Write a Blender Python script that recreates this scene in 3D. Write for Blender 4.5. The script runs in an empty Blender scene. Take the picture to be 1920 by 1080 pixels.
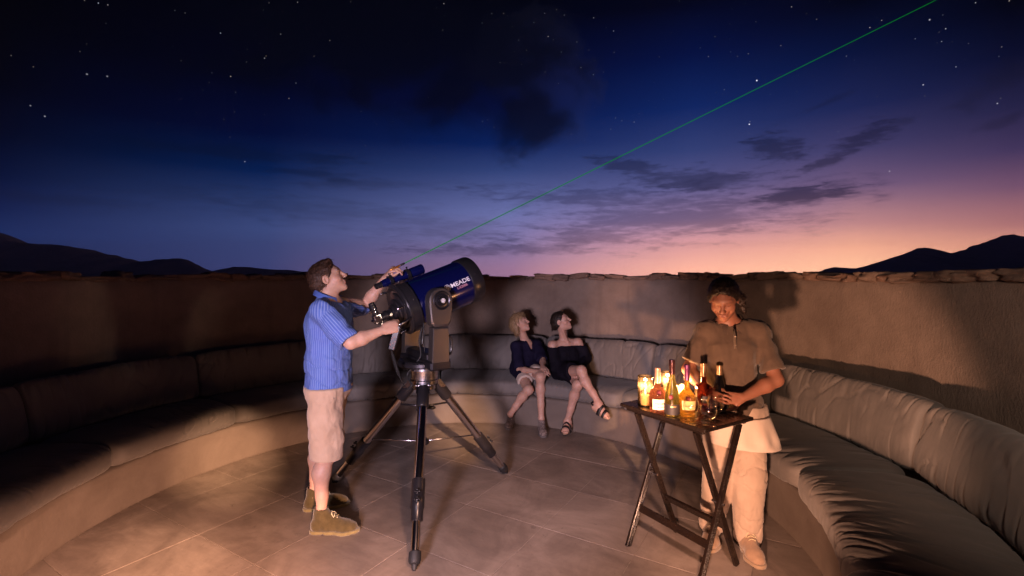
import bpy, math, random
import numpy as np
from mathutils import Vector, Matrix
random.seed(7); np.random.seed(7)
R = math.radians
SC = bpy.context.scene
COL = SC.collection

# ------------------------------------------------------------------ camera
F = 900.0                      # focal length in pixels of the 1920 wide picture
EYE = 1.64                     # eye height above the deck
cam_d = bpy.data.cameras.new('camera'); cam = bpy.data.objects.new('camera', cam_d); COL.objects.link(cam)
cam_d.sensor_width = 36; cam_d.lens = 36*F/1920; cam_d.shift_y = -20/1920
cam_d.clip_start = 0.05; cam_d.clip_end = 20000
cam.location = (0, 0, EYE); cam.rotation_euler = (R(90), 0, 0)
SC.camera = cam
SC.view_settings.view_transform = 'Standard'; SC.view_settings.look = 'None'
SC.view_settings.exposure = 0; SC.view_settings.gamma = 1; SC.view_settings.use_curve_mapping = False
SC.render.engine = 'CYCLES'
SC.cycles.use_denoising = True
try: SC.cycles.denoiser = 'OPENIMAGEDENOISE'
except Exception: pass
SC.cycles.max_bounces = 10; SC.cycles.transparent_max_bounces = 16
SC.cycles.caustics_reflective = False; SC.cycles.caustics_refractive = False
SC.cycles.sample_clamp_indirect = 4
SC.render.film_transparent = False

def P(px, py, Y):
    """the point Y metres in front of the camera seen along a sight line"""
    return np.array([(px-960)*Y/F, Y, EYE-(py-520)*Y/F])
def G(px, py, z=0.0):
    """where a sight line meets the level z"""
    Y = F*(EYE-z)/(py-520)
    return np.array([(px-960)*Y/F, Y, z])

# ------------------------------------------------------------------ node helper
def lin(c):
    return tuple((v/255/12.92) if v/255 <= .04045 else ((v/255+.055)/1.055)**2.4 for v in c)
class E:
    """a socket with arithmetic"""
    def __init__(s, nt, k): s.nt, s.k = nt, k
    def _m(s, op, *a, clamp=False):
        n = s.nt.nodes.new('ShaderNodeMath'); n.operation = op; n.use_clamp = clamp
        for i, v in enumerate((s,)+a):
            if isinstance(v, E): s.nt.links.new(v.k, n.inputs[i])
            else: n.inputs[i].default_value = v
        return E(s.nt, n.outputs[0])
    def __add__(s, o): return s._m('ADD', o)
    __radd__ = __add__
    def __mul__(s, o): return s._m('MULTIPLY', o)
    __rmul__ = __mul__
    def __sub__(s, o): return s._m('SUBTRACT', o)
    def __rsub__(s, o): return (s*-1)+o
    def __truediv__(s, o): return s._m('DIVIDE', o)
    def __pow__(s, o): return s._m('POWER', o)
    def f(s, op, *a): return s._m(op, *a)
    def sat(s): return s._m('ADD', 0.0, clamp=True)
    def ss(s, a, b, lo=0.0, hi=1.0):
        n = s.nt.nodes.new('ShaderNodeMapRange'); n.interpolation_type = 'SMOOTHSTEP'
        s.nt.links.new(s.k, n.inputs[0]); n.inputs[1].default_value = a; n.inputs[2].default_value = b
        n.inputs[3].default_value = lo; n.inputs[4].default_value = hi
        return E(s.nt, n.outputs[0])
    def mr(s, a, b, lo=0.0, hi=1.0):
        n = s.nt.nodes.new('ShaderNodeMapRange')
        s.nt.links.new(s.k, n.inputs[0]); n.inputs[1].default_value = a; n.inputs[2].default_value = b
        n.inputs[3].default_value = lo; n.inputs[4].default_value = hi
        return E(s.nt, n.outputs[0])
def setin(nt, sock, v):
    if isinstance(v, E): nt.links.new(v.k, sock)
    elif isinstance(v, (tuple, list)) and len(v) == 3 and sock.type == 'RGBA': sock.default_value = (*v, 1)
    else: sock.default_value = v
def mixc(nt, f, a, b, mode='MIX'):
    n = nt.nodes.new('ShaderNodeMix'); n.data_type = 'RGBA'; n.blend_type = mode
    setin(nt, n.inputs[0], f); setin(nt, n.inputs[6], a); setin(nt, n.inputs[7], b)
    return E(nt, n.outputs[2])
def ramp(nt, f, stops):
    n = nt.nodes.new('ShaderNodeValToRGB'); cr = n.color_ramp
    setin(nt, n.inputs[0], f)
    while len(cr.elements) < len(stops): cr.elements.new(0.5)
    for e, (p, c) in zip(cr.elements, sorted(stops)):
        e.position = p; e.color = (*c, 1)
    return E(nt, n.outputs[0])
def combine(nt, x, y, z):
    n = nt.nodes.new('ShaderNodeCombineXYZ')
    for i, v in enumerate((x, y, z)): setin(nt, n.inputs[i], v)
    return E(nt, n.outputs[0])
def sep(nt, v):
    n = nt.nodes.new('ShaderNodeSeparateXYZ'); nt.links.new(v.k, n.inputs[0])
    return [E(nt, n.outputs[i]) for i in range(3)]
def mapping(nt, v, scale=(1,1,1), rot=(0,0,0), loc=(0,0,0)):
    n = nt.nodes.new('ShaderNodeMapping'); nt.links.new(v.k, n.inputs[0])
    n.inputs[1].default_value = loc; n.inputs[2].default_value = rot; n.inputs[3].default_value = scale
    return E(nt, n.outputs[0])
def noise(nt, v, scale, detail=4, rough=0.55, dist=0.0, color=False):
    n = nt.nodes.new('ShaderNodeTexNoise')
    if v is not None: nt.links.new(v.k, n.inputs['Vector'])
    n.inputs['Scale'].default_value = scale; n.inputs['Detail'].default_value = detail
    n.inputs['Roughness'].default_value = rough; n.inputs['Distortion'].default_value = dist
    return E(nt, n.outputs[1 if color else 0])
def coord(nt, which='Object'):
    n = nt.nodes.new('ShaderNodeTexCoord'); return E(nt, n.outputs[which])
def geo_pos(nt):
    n = nt.nodes.new('ShaderNodeNewGeometry'); return E(nt, n.outputs['Position'])

# ------------------------------------------------------------------ sky
W = bpy.data.worlds.new('World'); SC.world = W; W.use_nodes = True
nt = W.node_tree; nt.nodes.clear()
d = coord(nt, 'Generated')
vx, vy, vz = sep(nt, d)
DEG = 180/math.pi
az = vx.f('ARCTAN2', vy)*DEG                       # 0 straight ahead, + to the right
el = vz.f('MINIMUM', 1.0).f('MAXIMUM', -1.0).f('ARCSINE')*DEG
def ae(px, py):
    a = math.atan((px-960)/F); return a*DEG, math.atan((520-py)/F*math.cos(a))*DEG
cols = [
 (0,   [(0,(2,2,5)),(150,(2,3,13)),(250,(2,6,28)),(330,(5,16,50)),(390,(18,30,72)),(440,(30,46,96)),(505,(33,44,90))]),
 (500, [(0,(2,2,8)),(150,(2,4,24)),(250,(2,10,48)),(320,(4,28,74)),(365,(34,50,95)),(430,(58,72,122)),(505,(62,68,118))]),
 (960, [(0,(2,3,12)),(100,(2,6,34)),(200,(4,14,60)),(270,(8,32,88)),(320,(48,64,116)),(400,(98,105,158)),(450,(122,116,166)),(505,(150,116,148))]),
 (1300,[(0,(2,4,22)),(100,(4,16,62)),(200,(14,36,94)),(280,(48,60,112)),(350,(85,84,132)),(410,(140,116,150)),(450,(205,152,158)),(505,(243,182,160))]),
 (1600,[(0,(2,4,18)),(100,(8,18,56)),(200,(28,36,82)),(280,(65,60,102)),(350,(108,86,118)),(420,(178,130,132)),(465,(242,180,152)),(505,(252,200,162))]),
 (1900,[(0,(2,3,12)),(100,(8,12,40)),(200,(34,32,66)),(280,(62,50,86)),(350,(105,75,100)),(420,(160,110,112)),(460,(215,155,135)),(505,(236,176,146))]),
 (9000,[(0,(2,3,12)),(100,(6,10,36)),(200,(20,22,52)),(300,(44,40,74)),(400,(70,60,92)),(505,(110,86,100))]),
]
sky = None; pa = None
for px, st in cols:
    a = ae(px, 500)[0]
    stops = []
    for y, c in st:
        e = ae(min(px, 1920), y)[1]
        stops.append((max(0, min(1, (e+2)/62)), lin(c)))
    stops.append((1.0, lin((2, 2, 7))))
    r = ramp(nt, (el+2)/62, stops)
    if sky is None: sky = r
    else: sky = mixc(nt, az.mr(pa, a), sky, r)
    pa = a
# behind the camera the sky goes on as the dark blue dusk of the far left
back = ramp(nt, (el+2)/62, [(0,lin((30,40,80))),(.12,lin((20,32,72))),(.3,lin((3,8,30))),(1,lin((2,2,7)))])
sky = mixc(nt, az.f('ABSOLUTE').ss(85, 140), sky, back)
# clouds, laid on a plane high overhead
q = combine(nt, vx/(vz+.10), vy/(vz+.10), 0.3)
n1 = noise(nt, mapping(nt, q, (1.0,1.5,1), (0,0,R(-12))), 2.2, 7, .62, .25)
n2 = noise(nt, mapping(nt, combine(nt, az, el, 0.0), (.060,.34,1), (0,0,R(-7))), 2.2, 9, .66, .25)
n3 = noise(nt, mapping(nt, combine(nt, az, el, 3.0), (.10,.16,1), (0,0,R(28))), 2.4, 9, .64, .3)
def blob(px, py, sx, sy, rot=0):
    """an ellipse on the sky, 1 in its middle and 0 at its rim"""
    a0, e0 = ae(px, py)
    wa = abs(ae(px+sx, py)[0]-a0); we = abs(ae(px, py-sy)[1]-e0)
    c, s = math.cos(R(rot)), math.sin(R(rot))
    A = az-a0; B = el-e0
    u = (A*c+B*s)/wa; v = (B*c-A*s)/we
    return (1.0-(u*u+v*v).f('SQRT')).f('MAXIMUM', -1.5)
def cloud(sky, alpha, dark, tint):
    cc = mixc(nt, 1.0, sky, (dark,)*3, 'MULTIPLY')
    cc = mixc(nt, 1.0, cc, tint, 'ADD')
    return mixc(nt, alpha, sky, cc), alpha
al = None
def put(blobs, nz, thr, soft, gain, amp, dark, tint):
    global sky, al
    b = None
    for x in blobs:
        t = blob(*x); b = t if b is None else b.f('MAXIMUM', t)
    m = (b*amp + (nz-.5)*2.2).ss(thr, thr+soft)*gain
    sky, m = cloud(sky, m, dark, tint)
    al = m if al is None else al.f('MAXIMUM', m)
nf = noise(nt, mapping(nt, combine(nt, az, el, 7.0), (.20,.95,1), (0,0,R(-6))), 2.2, 8, .64, .35)
nm = n2*.5+nf*.5
put([(640,400,520,44,-3),(820,425,330,50,-5),(120,376,300,22,0),(690,345,260,18,2)], nm, .06, .55, .70, .55, .62, lin((8,9,20)))
put([(1250,408,400,70,3),(1480,372,190,36,6),(940,468,260,18,1),(1150,440,330,26,2),(1080,372,260,30,-4)], nm, .02, .42, .92, .50, .50, lin((20,20,44)))
put([(1320,338,200,32,-5),(1180,312,110,22,-12),(1500,365,130,20,4)], nm, .04, .36, .88, .55, .40, lin((14,15,36)))
put([(1452,276,100,32,-10),(1608,262,90,30,22),(1560,300,110,12,18)], n3*.45+nf*.55, .06, .34, .88, .55, .40, lin((8,9,26)))
put([(1850,165,190,48,24),(1700,225,60,16,8),(1870,235,90,22,22),(1545,195,150,14,16)], n3, .22, .55, .62, .75, .55, lin((8,8,18)))
# the big dark bank high in the middle with its paler ragged edge
bk = [(940,120,190,190,0),(760,90,360,170,4),(985,215,95,95,20)]
n4 = noise(nt, mapping(nt, combine(nt, az, el, 5.0), (.075,.10,1), (0,0,R(35))), 2.0, 9, .60, .35)
put([(1030,190,95,130,20),(985,110,120,110,10)], n4, -.05, .40, .40, 1.0, .70, lin((22,22,34)))
put([(890,110,200,190,0),(700,80,360,150,4),(985,215,90,110,25)], n4, -.10, .80, .92, 1.0, .18, lin((3,4,12)))
put([(420,285,420,30,3),(600,325,150,22,0)], n2, .25, .5, .6, .8, .4, lin((4,8,22)))
# stars
def stars(scale, thr, dens, gain, seed):
    vv = nt.nodes.new('ShaderNodeTexVoronoi'); vv.feature = 'F1'; vv.inputs['Scale'].default_value = scale
    m = mapping(nt, d, (1,1,1), (seed, seed*.7, 0)); nt.links.new(m.k, vv.inputs['Vector'])
    dist = E(nt, vv.outputs['Distance']); cx, cy, cz = sep(nt, E(nt, vv.outputs['Color']))
    core = (1.0-dist/thr).sat()
    br = (cx.mr(1-dens, 1.0).sat())**3.0
    return core*br*gain, cy
s1, h1 = stars(95, .092, .85, 1.5, .3)
s2, h2 = stars(46, .040, .40, .7, 1.1)
sv = (s1+s2)*el.ss(9, 30)*(1.0-al*.75)
hue = mixc(nt, h1, (1.0,.82,.62), (.72,.84,1.0))
sky = mixc(nt, 1.0, sky, mixc(nt, 1.0, hue, combine(nt, sv, sv, sv), 'MULTIPLY'), 'ADD')
for px, py, w, g in ((1419,151,.0021,1.3),(1405,233,.0020,1.1),(1743,37,.0019,.5),(1731,159,.0017,.5),(1668,321,.0016,.5),(1870,194,.0016,.4),
                     (163,139,.0022,.25),(201,143,.0022,.2),(84,218,.0019,.3),(459,303,.0016,.45),(57,198,.0018,.22),(496,109,.0016,.3)):
    a, e = R(ae(px, py)[0]), R(ae(px, py)[1])
    dv = (math.sin(a)*math.cos(e), math.cos(a)*math.cos(e), math.sin(e))
    n = nt.nodes.new('ShaderNodeVectorMath'); n.operation = 'DISTANCE'; nt.links.new(d.k, n.inputs[0]); n.inputs[1].default_value = dv
    k = (1.0-E(nt, n.outputs['Value'])/(w*.72)).sat()*g*1.1
    sky = mixc(nt, 1.0, sky, combine(nt, k, k, k*1.15), 'ADD')
# the sky is seen through the evening air (haze on the way), so it starts out that much brighter
kb = ((el.f('MAXIMUM', .5)**-1.0*8.0).f('MINIMUM', 1.0)*.30).f('EXPONENT')
glow = (1.0-el.ss(0, 13))*az.ss(-22, 14)
sky = mixc(nt, 1.0, sky, combine(nt, kb*(glow*.34+1.0), kb*(glow*.18+1.0), kb*(glow*.14+1.0)), 'MULTIPLY')
bg = nt.nodes.new('ShaderNodeBackground'); nt.links.new(sky.k, bg.inputs[0]); bg.inputs[1].default_value = 1.0
out = nt.nodes.new('ShaderNodeOutputWorld'); nt.links.new(bg.outputs[0], out.inputs[0])
W.cycles.sampling_method = 'MANUAL'; W.cycles.sample_map_resolution = 1024

# ------------------------------------------------------------------ unseen spot lamps added round the camera and deck, like hand torches
def spot(name, loc, at, power, color, angle, blend=.6, radius=.05):
    l = bpy.data.lights.new(name, 'SPOT'); l.energy = power; l.color = color; l.spot_size = R(angle); l.spot_blend = blend
    l.shadow_soft_size = radius
    o = bpy.data.objects.new(name, l); COL.objects.link(o); o.location = loc
    dr = Vector(at)-Vector(loc); o.rotation_euler = dr.to_track_quat('-Z', 'Y').to_euler()
    return o
WARM = (1.0, .58, .34); MAUVE = (.93, .72, .90); AMBER = (1.0, .50, .31)
spot('torch_key', (-.98, -.95, 1.30), (-.08, 5.0, .62), 1050, MAUVE, 39, .45, .26)
spot('torch_left', (-.30, .55, .47), (-1.0, 1.45, -.49), 900, AMBER, 82, .18, .05)
spot('torch_warm', (.22, .70, .50), (1.35, 2.75, .62), 520, AMBER, 47, .45, .05)
spot('fill_right', (1.05, .25, 1.9), (2.85, 2.55, 1.1), 120, (1.0,.70,.54), 60, .9, .12)  # added fill that lightens the right wall and seats
spot('torch_side', (1.50, 1.55, 1.15), (-3.3, 4.43, 1.42), 70, (1.0,.70,.52), 17, 1.0, .07)
spot('torch_floor', (-.75, .55, 2.2), (-1.77, 2.15, 0), 800, (1.0,.51,.34), 40, .7, .08)
spot('torch_deck', (.35, .45, 2.3), (.30, 2.6, 0), 540, (1.0,.53,.38), 52, .95, .08)
for p_, w_ in (((-.57,5.16,.02), 2600), ((-2.42,4.10,.05), 2600), ((1.26,4.66,.12), 1500), ((-2.0,2.75,0), 900)):
    spot('torch_pool', (.35, .15, 2.05), p_, w_, (1.0,.55,.31), 11, 1.0, .03)
# ------------------------------------------------------------------ mesh helpers
def unit(v):
    v = np.asarray(v, float); return v/(np.linalg.norm(v)+1e-12)
def root_off(p):
    o = np.zeros(3)
    while p is not None:
        o += np.array(p.location); p = p.parent
    return o
def mesh_obj(name, v, f, mat=None, parent=None, smooth=True, local=False, mats=None, mi=None):
    """one mesh object; v in world metres unless local (then relative to the parent)"""
    v = np.asarray(v, float).reshape(-1, 3)
    if not local and parent is not None: v = v-root_off(parent)
    me = bpy.data.meshes.new(name); me.from_pydata(v.tolist(), [], f if isinstance(f, list) else f.tolist()); me.update()
    if smooth: me.polygons.foreach_set('use_smooth', np.ones(len(me.polygons), bool))
    for m in (mats or [mat]):
        if m: me.materials.append(m)
    if mi is not None: me.polygons.foreach_set('material_index', np.asarray(mi, np.int32))
    o = bpy.data.objects.new(name, me); COL.objects.link(o)
    if parent is not None: o.parent = parent
    return o
def tag(o, label=None, cat=None, group=None, kind=None):
    for k, v in (('label', label), ('category', cat), ('group', group), ('kind', kind)):
        if v: o[k] = v
    return o
def empty(name, loc, label=None, cat=None, group=None, rz=0):
    o = bpy.data.objects.new(name, None); COL.objects.link(o); o.location = loc; o.rotation_euler = (0, 0, rz)
    o.empty_display_size = .1
    return tag(o, label, cat, group)
def frame(ax):
    ax = unit(ax); h = np.array([0, 0, 1.]) if abs(ax[2]) < .95 else np.array([1., 0, 0])
    a = unit(np.cross(h, ax)); b = np.cross(ax, a); return a, b, ax
class MB:
    def __init__(s): s.v, s.f, s.n = [], [], 0
    def add(s, v, f):
        v = np.asarray(v, float); s.v.append(v); s.f += [[i+s.n for i in q] for q in f]; s.n += len(v); return s
    def box(s, c, half, ax=None, bev=0.0):
        """oriented box; ax = three unit vectors; bev chamfers the four long corners and the ends"""
        c = np.asarray(c, float); A = np.eye(3) if ax is None else np.array([unit(a) for a in ax])
        hx, hy, hz = half
        if bev <= 0:
            pts = [(x*hx, y*hy, z*hz) for x in (-1,1) for y in (-1,1) for z in (-1,1)]
            fs = [[0,1,3,2],[4,6,7,5],[0,4,5,1],[2,3,7,6],[0,2,6,4],[1,5,7,3]]
            return s.add(c+np.array(pts)@A, fs)
        b = min(bev, hx*.9, hy*.9, hz*.9)
        rings = []
        for z, k in ((-hz, b), (-hz+b, 0), (hz-b, 0), (hz, b)):
            X, Y = hx-k, hy-k
            rings.append([(-X+b,-Y,z),(X-b,-Y,z),(X,-Y+b,z),(X,Y-b,z),(X-b,Y,z),(-X+b,Y,z),(-X,Y-b,z),(-X,-Y+b,z)])
        v = np.array(rings).reshape(-1, 3); fs = []
        for i in range(3):
            for j in range(8): fs.append([i*8+j, i*8+(j+1)%8, i*8+8+(j+1)%8, i*8+8+j])
        fs.append(list(range(7,-1,-1))); fs.append([24+j for j in range(8)])
        return s.add(c+v@A, fs)
    def tube(s, pts, rad, n=12, cap=True, side=None, ks=1.0):
        pts = np.asarray(pts, float); m = len(pts)
        rad = np.full(m, rad, float) if np.isscalar(rad) else np.asarray(rad, float)
        t = np.gradient(pts, axis=0); t /= np.linalg.norm(t, axis=1)[:, None]+1e-12
        a, b, _ = frame(t[0]) if side is None else (unit(side), np.cross(t[0], unit(side)), 0)
        v = []
        for i in range(m):
            a = unit(a-t[i]*np.dot(a, t[i])); b = np.cross(t[i], a)
            th = np.arange(n)*2*math.pi/n
            v.append(pts[i]+rad[i]*(np.cos(th)[:, None]*a*ks+np.sin(th)[:, None]*b))
        fs = []
        for i in range(m-1):
            for j in range(n): fs.append([i*n+j, i*n+(j+1)%n, i*n+n+(j+1)%n, i*n+n+j])
        if cap: fs.append(list(range(n-1,-1,-1))); fs.append([(m-1)*n+j for j in range(n)])
        return s.add(np.concatenate(v), fs)
    def lathe(s, prof, o=(0,0,0), ax=(0,0,1), n=40, sq=None):
        """profile of (radius, height) pairs turned about an axis"""
        a, b, c = frame(ax); o = np.asarray(o, float); th = np.arange(n)*2*math.pi/n
        ca, sa = np.cos(th), np.sin(th)
        if sq:                                   # squarish plan
            k = (np.abs(ca)**sq+np.abs(sa)**sq)**(-1/sq); ca, sa = ca*k, sa*k
        v = [o+r*(ca[:, None]*a+sa[:, None]*b)+h*c for r, h in prof]
        fs = []
        for i in range(len(prof)-1):
            for j in range(n): fs.append([i*n+j, i*n+(j+1)%n, i*n+n+(j+1)%n, i*n+n+j])
        if prof[0][0] > 1e-6: fs.append(list(range(n-1,-1,-1)))
        if prof[-1][0] > 1e-6: fs.append([(len(prof)-1)*n+j for j in range(n)])
        return s.add(np.concatenate(v), fs)
    def ell(s, c, r, ax=None, n=16, m=10):
        A = np.eye(3) if ax is None else np.array([unit(a) for a in ax]); v = []; fs = []
        for i in range(m+1):
            ph = math.pi*i/m
            for j in range(n):
                th = 2*math.pi*j/n
                v.append((r[0]*math.sin(ph)*math.cos(th), r[1]*math.sin(ph)*math.sin(th), -r[2]*math.cos(ph)))
        for i in range(m):
            for j in range(n): fs.append([i*n+j, i*n+(j+1)%n, i*n+n+(j+1)%n, i*n+n+j])
        return s.add(np.asarray(c)+np.array(v)@A, fs)
    def build(s, name, mat, parent=None, smooth=True, local=False, auto=None):
        v = np.concatenate(s.v)
        o = mesh_obj(name, v, s.f, mat, parent, smooth, local)
        if auto is not None:                      # keep hard edges hard
            me = o.data
            try: me.set_sharp_from_angle(angle=R(auto))
            except Exception: pass
        return o
# lattice noise on arrays of points
def _hash(i, j, k, seed):
    h = (i.astype(np.int64)*73856093) ^ (j.astype(np.int64)*19349663) ^ (k.astype(np.int64)*83492791) ^ (seed*2654435761)
    h = (h ^ (h >> 13))*1274126177; h = h ^ (h >> 16)
    return (h & 0xffff)/65535.0
def vnoise(p, scale=1.0, seed=1):
    p = np.asarray(p, float)*scale; i = np.floor(p); f = p-i; i = i.astype(np.int64); f = f*f*(3-2*f); r = 0
    for a in (0, 1):
        for b in (0, 1):
            for c in (0, 1):
                w = (f[:,0] if a else 1-f[:,0])*(f[:,1] if b else 1-f[:,1])*(f[:,2] if c else 1-f[:,2])
                r = r+w*_hash(i[:,0]+a, i[:,1]+b, i[:,2]+c, seed)
    return r*2-1
def fbm(p, scale, oct=4, seed=1, gain=.5):
    r, a = 0, 1.0
    for o in range(oct): r = r+a*vnoise(p, scale*2**o, seed+o*17); a *= gain
    return r
def copy_tree(o, parent=None):
    c = o.copy(); COL.objects.link(c); c.parent = parent
    for ch in [x for x in o.children]: copy_tree(ch, c)
    return c

# ------------------------------------------------------------------ materials
MATS = {}
def mat(name, color=(.5,.5,.5), rough=.6, metal=0.0, spec=.5, build=None, **kw):
    if name in MATS: return MATS[name]
    m = bpy.data.materials.new(name); m.use_nodes = True; n = m.node_tree
    b = n.nodes['Principled BSDF']
    b.inputs['Base Color'].default_value = (*color, 1); b.inputs['Roughness'].default_value = rough
    b.inputs['Metallic'].default_value = metal; b.inputs['Specular IOR Level'].default_value = spec
    for k, v in kw.items():
        b.inputs[k.replace('_', ' ')].default_value = v
    if build: build(n, b)
    MATS[name] = m
    return m
def bump(n, b, h, strength=.3, dist=.01):
    k = n.nodes.new('ShaderNodeBump'); k.inputs['Strength'].default_value = strength; k.inputs['Distance'].default_value = dist
    n.links.new(h.k, k.inputs['Height']); n.links.new(k.outputs[0], b.inputs['Normal'])
def basec(n, b, c): n.links.new(c.k, b.inputs['Base Color'])
def roughn(n, b, c): n.links.new(c.k, b.inputs['Roughness'])

def _plaster(n, b):
    p = geo_pos(n)
    big = noise(n, p, 1.3, 5, .6, .4); mid = noise(n, p, 7, 5, .6)
    c = ramp(n, big*.65+mid*.35, [(.28,(.17,.125,.10)),(.5,(.235,.18,.145)),(.72,(.30,.235,.19))])
    streak = noise(n, mapping(n, p, (6,6,.7)), 1.0, 4, .6)
    c = mixc(n, streak.ss(.52,.75)*.35, c, (.13,.095,.08))
    basec(n, b, c)
    fine = noise(n, mapping(n, p, (1,1,.62)), 75, 3, .6); grain = noise(n, p, 260, 2, .5); lump = noise(n, p, 14, 3, .5)
    bump(n, b, fine*.9+grain*.35+lump*.8, .55, .012)
M_PLASTER = mat('plaster', rough=.93, spec=.2, build=_plaster)
def _smooth_plaster(n, b):
    p = geo_pos(n)
    c = ramp(n, noise(n, p, 2.2, 6, .62, .5), [(.3,(.115,.090,.074)),(.55,(.155,.125,.104)),(.75,(.19,.155,.13))])
    basec(n, b, c)
    bump(n, b, noise(n, p, 40, 4, .6)*.7+noise(n, p, 5, 3)*.8, .3, .008)
    roughn(n, b, noise(n, p, 3, 4).mr(.3,.7,.5,.8))
M_BENCH = mat('trowelled plaster', rough=.7, spec=.35, build=_smooth_plaster)
def _stone(n, b):
    p = geo_pos(n); oi = n.nodes.new('ShaderNodeObjectInfo'); rnd = E(n, oi.outputs['Random'])
    c0 = ramp(n, rnd, [(0,(.25,.15,.105)),(.35,(.33,.20,.14)),(.6,(.22,.165,.13)),(.8,(.38,.25,.18)),(1,(.20,.12,.09))])
    c = mixc(n, noise(n, p, 22, 6, .65)*.8, c0, (.12,.085,.07))
    c = mixc(n, noise(n, p, 60, 4).ss(.58,.7)*.5, c, (.42,.34,.27))
    basec(n, b, c); bump(n, b, noise(n, p, 45, 6, .7)+noise(n, p, 160, 3)*.5, .8, .012)
M_STONE = mat('coping stone', rough=.9, spec=.2, build=_stone)
def _tile(n, b):
    p = geo_pos(n); oi = n.nodes.new('ShaderNodeObjectInfo'); rnd = E(n, oi.outputs['Random'])
    pr = mapping(n, p, (1,1,1), (0,0,R(31.1)))
    cl = noise(n, pr, 2.1, 7, .66, .9); st = noise(n, mapping(n, pr, (1.2,5.5,1)), 3.0, 6, .62, .5)
    c = ramp(n, cl*.78+st*.22, [(.34,(.140,.113,.098)),(.46,(.190,.154,.132)),(.56,(.240,.197,.169)),(.68,(.30,.248,.212))])
    c = mixc(n, noise(n, pr, 34, 4, .7).ss(.66,.74)*.55, c, (.36,.31,.27))
    c = mixc(n, noise(n, pr, 19, 5, .7, .6).ss(.60,.72)*.5, c, (.085,.07,.06))
    k = rnd.mr(0,1,.86,1.12); c = mixc(n, 1.0, c, combine(n, k, k, k), 'MULTIPLY')
    basec(n, b, c)
    roughn(n, b, (noise(n, pr, 4.5, 5, .6)*.6+noise(n, pr, 40, 3)*.4).mr(.3,.7,.34,.62))
    bump(n, b, noise(n, pr, 28, 6, .7)*.6+noise(n, pr, 3, 3)*.6, .22, .006)
M_TILE = mat('stone tile', rough=.5, spec=.45, build=_tile)
M_GROUT = mat('grout', (.42,.36,.31), .9, build=lambda n, b: basec(n, b, ramp(n, noise(n, geo_pos(n), 3.2, 5, .65), [(.36,(.13,.105,.09)),(.52,(.24,.20,.17)),(.64,(.52,.45,.39))])))
def _canvas(n, b):
    p = geo_pos(n)
    c = ramp(n, noise(n, p, 3.1, 5, .6), [(.3,(.138,.124,.114)),(.7,(.180,.162,.149))])
    basec(n, b, c)
    wv = noise(n, p, 420, 2, .5); cr = noise(n, mapping(n, p, (1,1,1)), 22, 4, .6, .8)
    bump(n, b, wv*.25+cr*.6, .3, .006)
M_CANVAS = mat('canvas cushion fabric', rough=.62, spec=.25, build=_canvas, Sheen_Weight=.15)
# ------------------------------------------------------------------ setting
CX, CY = -.49, 3.15            # middle of the round deck
def polar(r, a, z=0.0): return np.array([CX+r*math.cos(R(a)), CY+r*math.sin(R(a)), z])
A0, A1 = -59.3, 228.9          # the ring is open behind the camera
def ring(prof, a0, a1, n, disp=None):
    """a profile of (r, z) points, closed, swept along the arc; returns verts, faces"""
    th = np.linspace(a0, a1, n); m = len(prof); v = np.zeros((n, m, 3))
    for i, t in enumerate(th):
        for j, (r, z) in enumerate(prof):
            v[i, j] = polar(r, t, z)
    f = []
    for i in range(n-1):
        for j in range(m): f.append([i*m+j, i*m+(j+1)%m, (i+1)*m+(j+1)%m, (i+1)*m+j])
    f.append(list(range(m-1,-1,-1))); f.append([(n-1)*m+j for j in range(m)])
    return v.reshape(-1, 3), f
# ground and mountains
def _ground(n, b):
    p = geo_pos(n); basec(n, b, ramp(n, noise(n, p, .02, 8, .6), [(.3,(.10,.075,.055)),(.7,(.17,.13,.095))]))
g = 9000
tag(mesh_obj('ground', [(-g,-g,-.30),(g,-g,-.30),(g,g,-.30),(-g,g,-.30)], [[0,1,2,3]], mat('desert ground', rough=.95, build=_ground), smooth=False), kind='structure')
M_ROCK = mat('mountain rock', rough=.95, spec=.1, build=lambda n, b: (basec(n, b, ramp(n, noise(n, geo_pos(n), .006, 7, .65), [(.3,(.20,.20,.24)),(.7,(.32,.31,.34))])), bump(n, b, noise(n, geo_pos(n), .012, 8, .7), .9, 40)))
def mountain(outline, D, depth, seed, name='mountain'):
    """a ridge with the given skyline at D metres, sloping to the plain on both sides"""
    px = np.array([o[0] for o in outline], float); py = np.array([o[1] for o in outline], float)
    n, m = 170, 26
    xs = np.linspace(px[0], px[-1], n); ys = np.interp(xs, px, py)
    v = np.zeros((n, m, 3))
    for j in range(m):
        t = j/(m-1)*2-1                                  # -1 near foot, 0 ridge, 1 far foot
        w = (1-abs(t))**1.15
        wob = 1 if abs(t) < .02 else 1+.30*vnoise(np.c_[xs*.035, np.full(n, j*.42), np.zeros(n)], 1, seed)*(1-w)
        X = (xs-960)/F*D*(1+.0*t); H = (EYE+(520-ys)/F*D)
        v[:, j, 0] = X+vnoise(np.c_[xs*.02, np.full(n, j*.3), np.ones(n)], 1, seed+3)*depth*.05*(0 if abs(t) < .05 else 1)
        v[:, j, 1] = D+t*depth
        rid = fbm(np.c_[xs*.05, np.full(n, j*.22), np.zeros(n)], 1, 4, seed+9)*.22*min(1, abs(t)*4)*(w)
        lift = fbm(np.c_[xs*.11, np.zeros(n), np.zeros(n)], 1, 4, seed+5)*D*.0030 if abs(t) < .02 else 0
        v[:, j, 2] = np.clip(H, 0, None)*np.clip(w*wob+rid*w, 0, 1.0 if abs(t) < .02 else .985)-.3+lift*(H > 8)
    # the middle column is the skyline itself
    f = []
    for i in range(n-1):
        for j in range(m-1): f.append([i*m+j, (i+1)*m+j, (i+1)*m+j+1, i*m+j+1])
    return tag(mesh_obj(name, v.reshape(-1, 3), f, M_ROCK), kind='structure')
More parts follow.
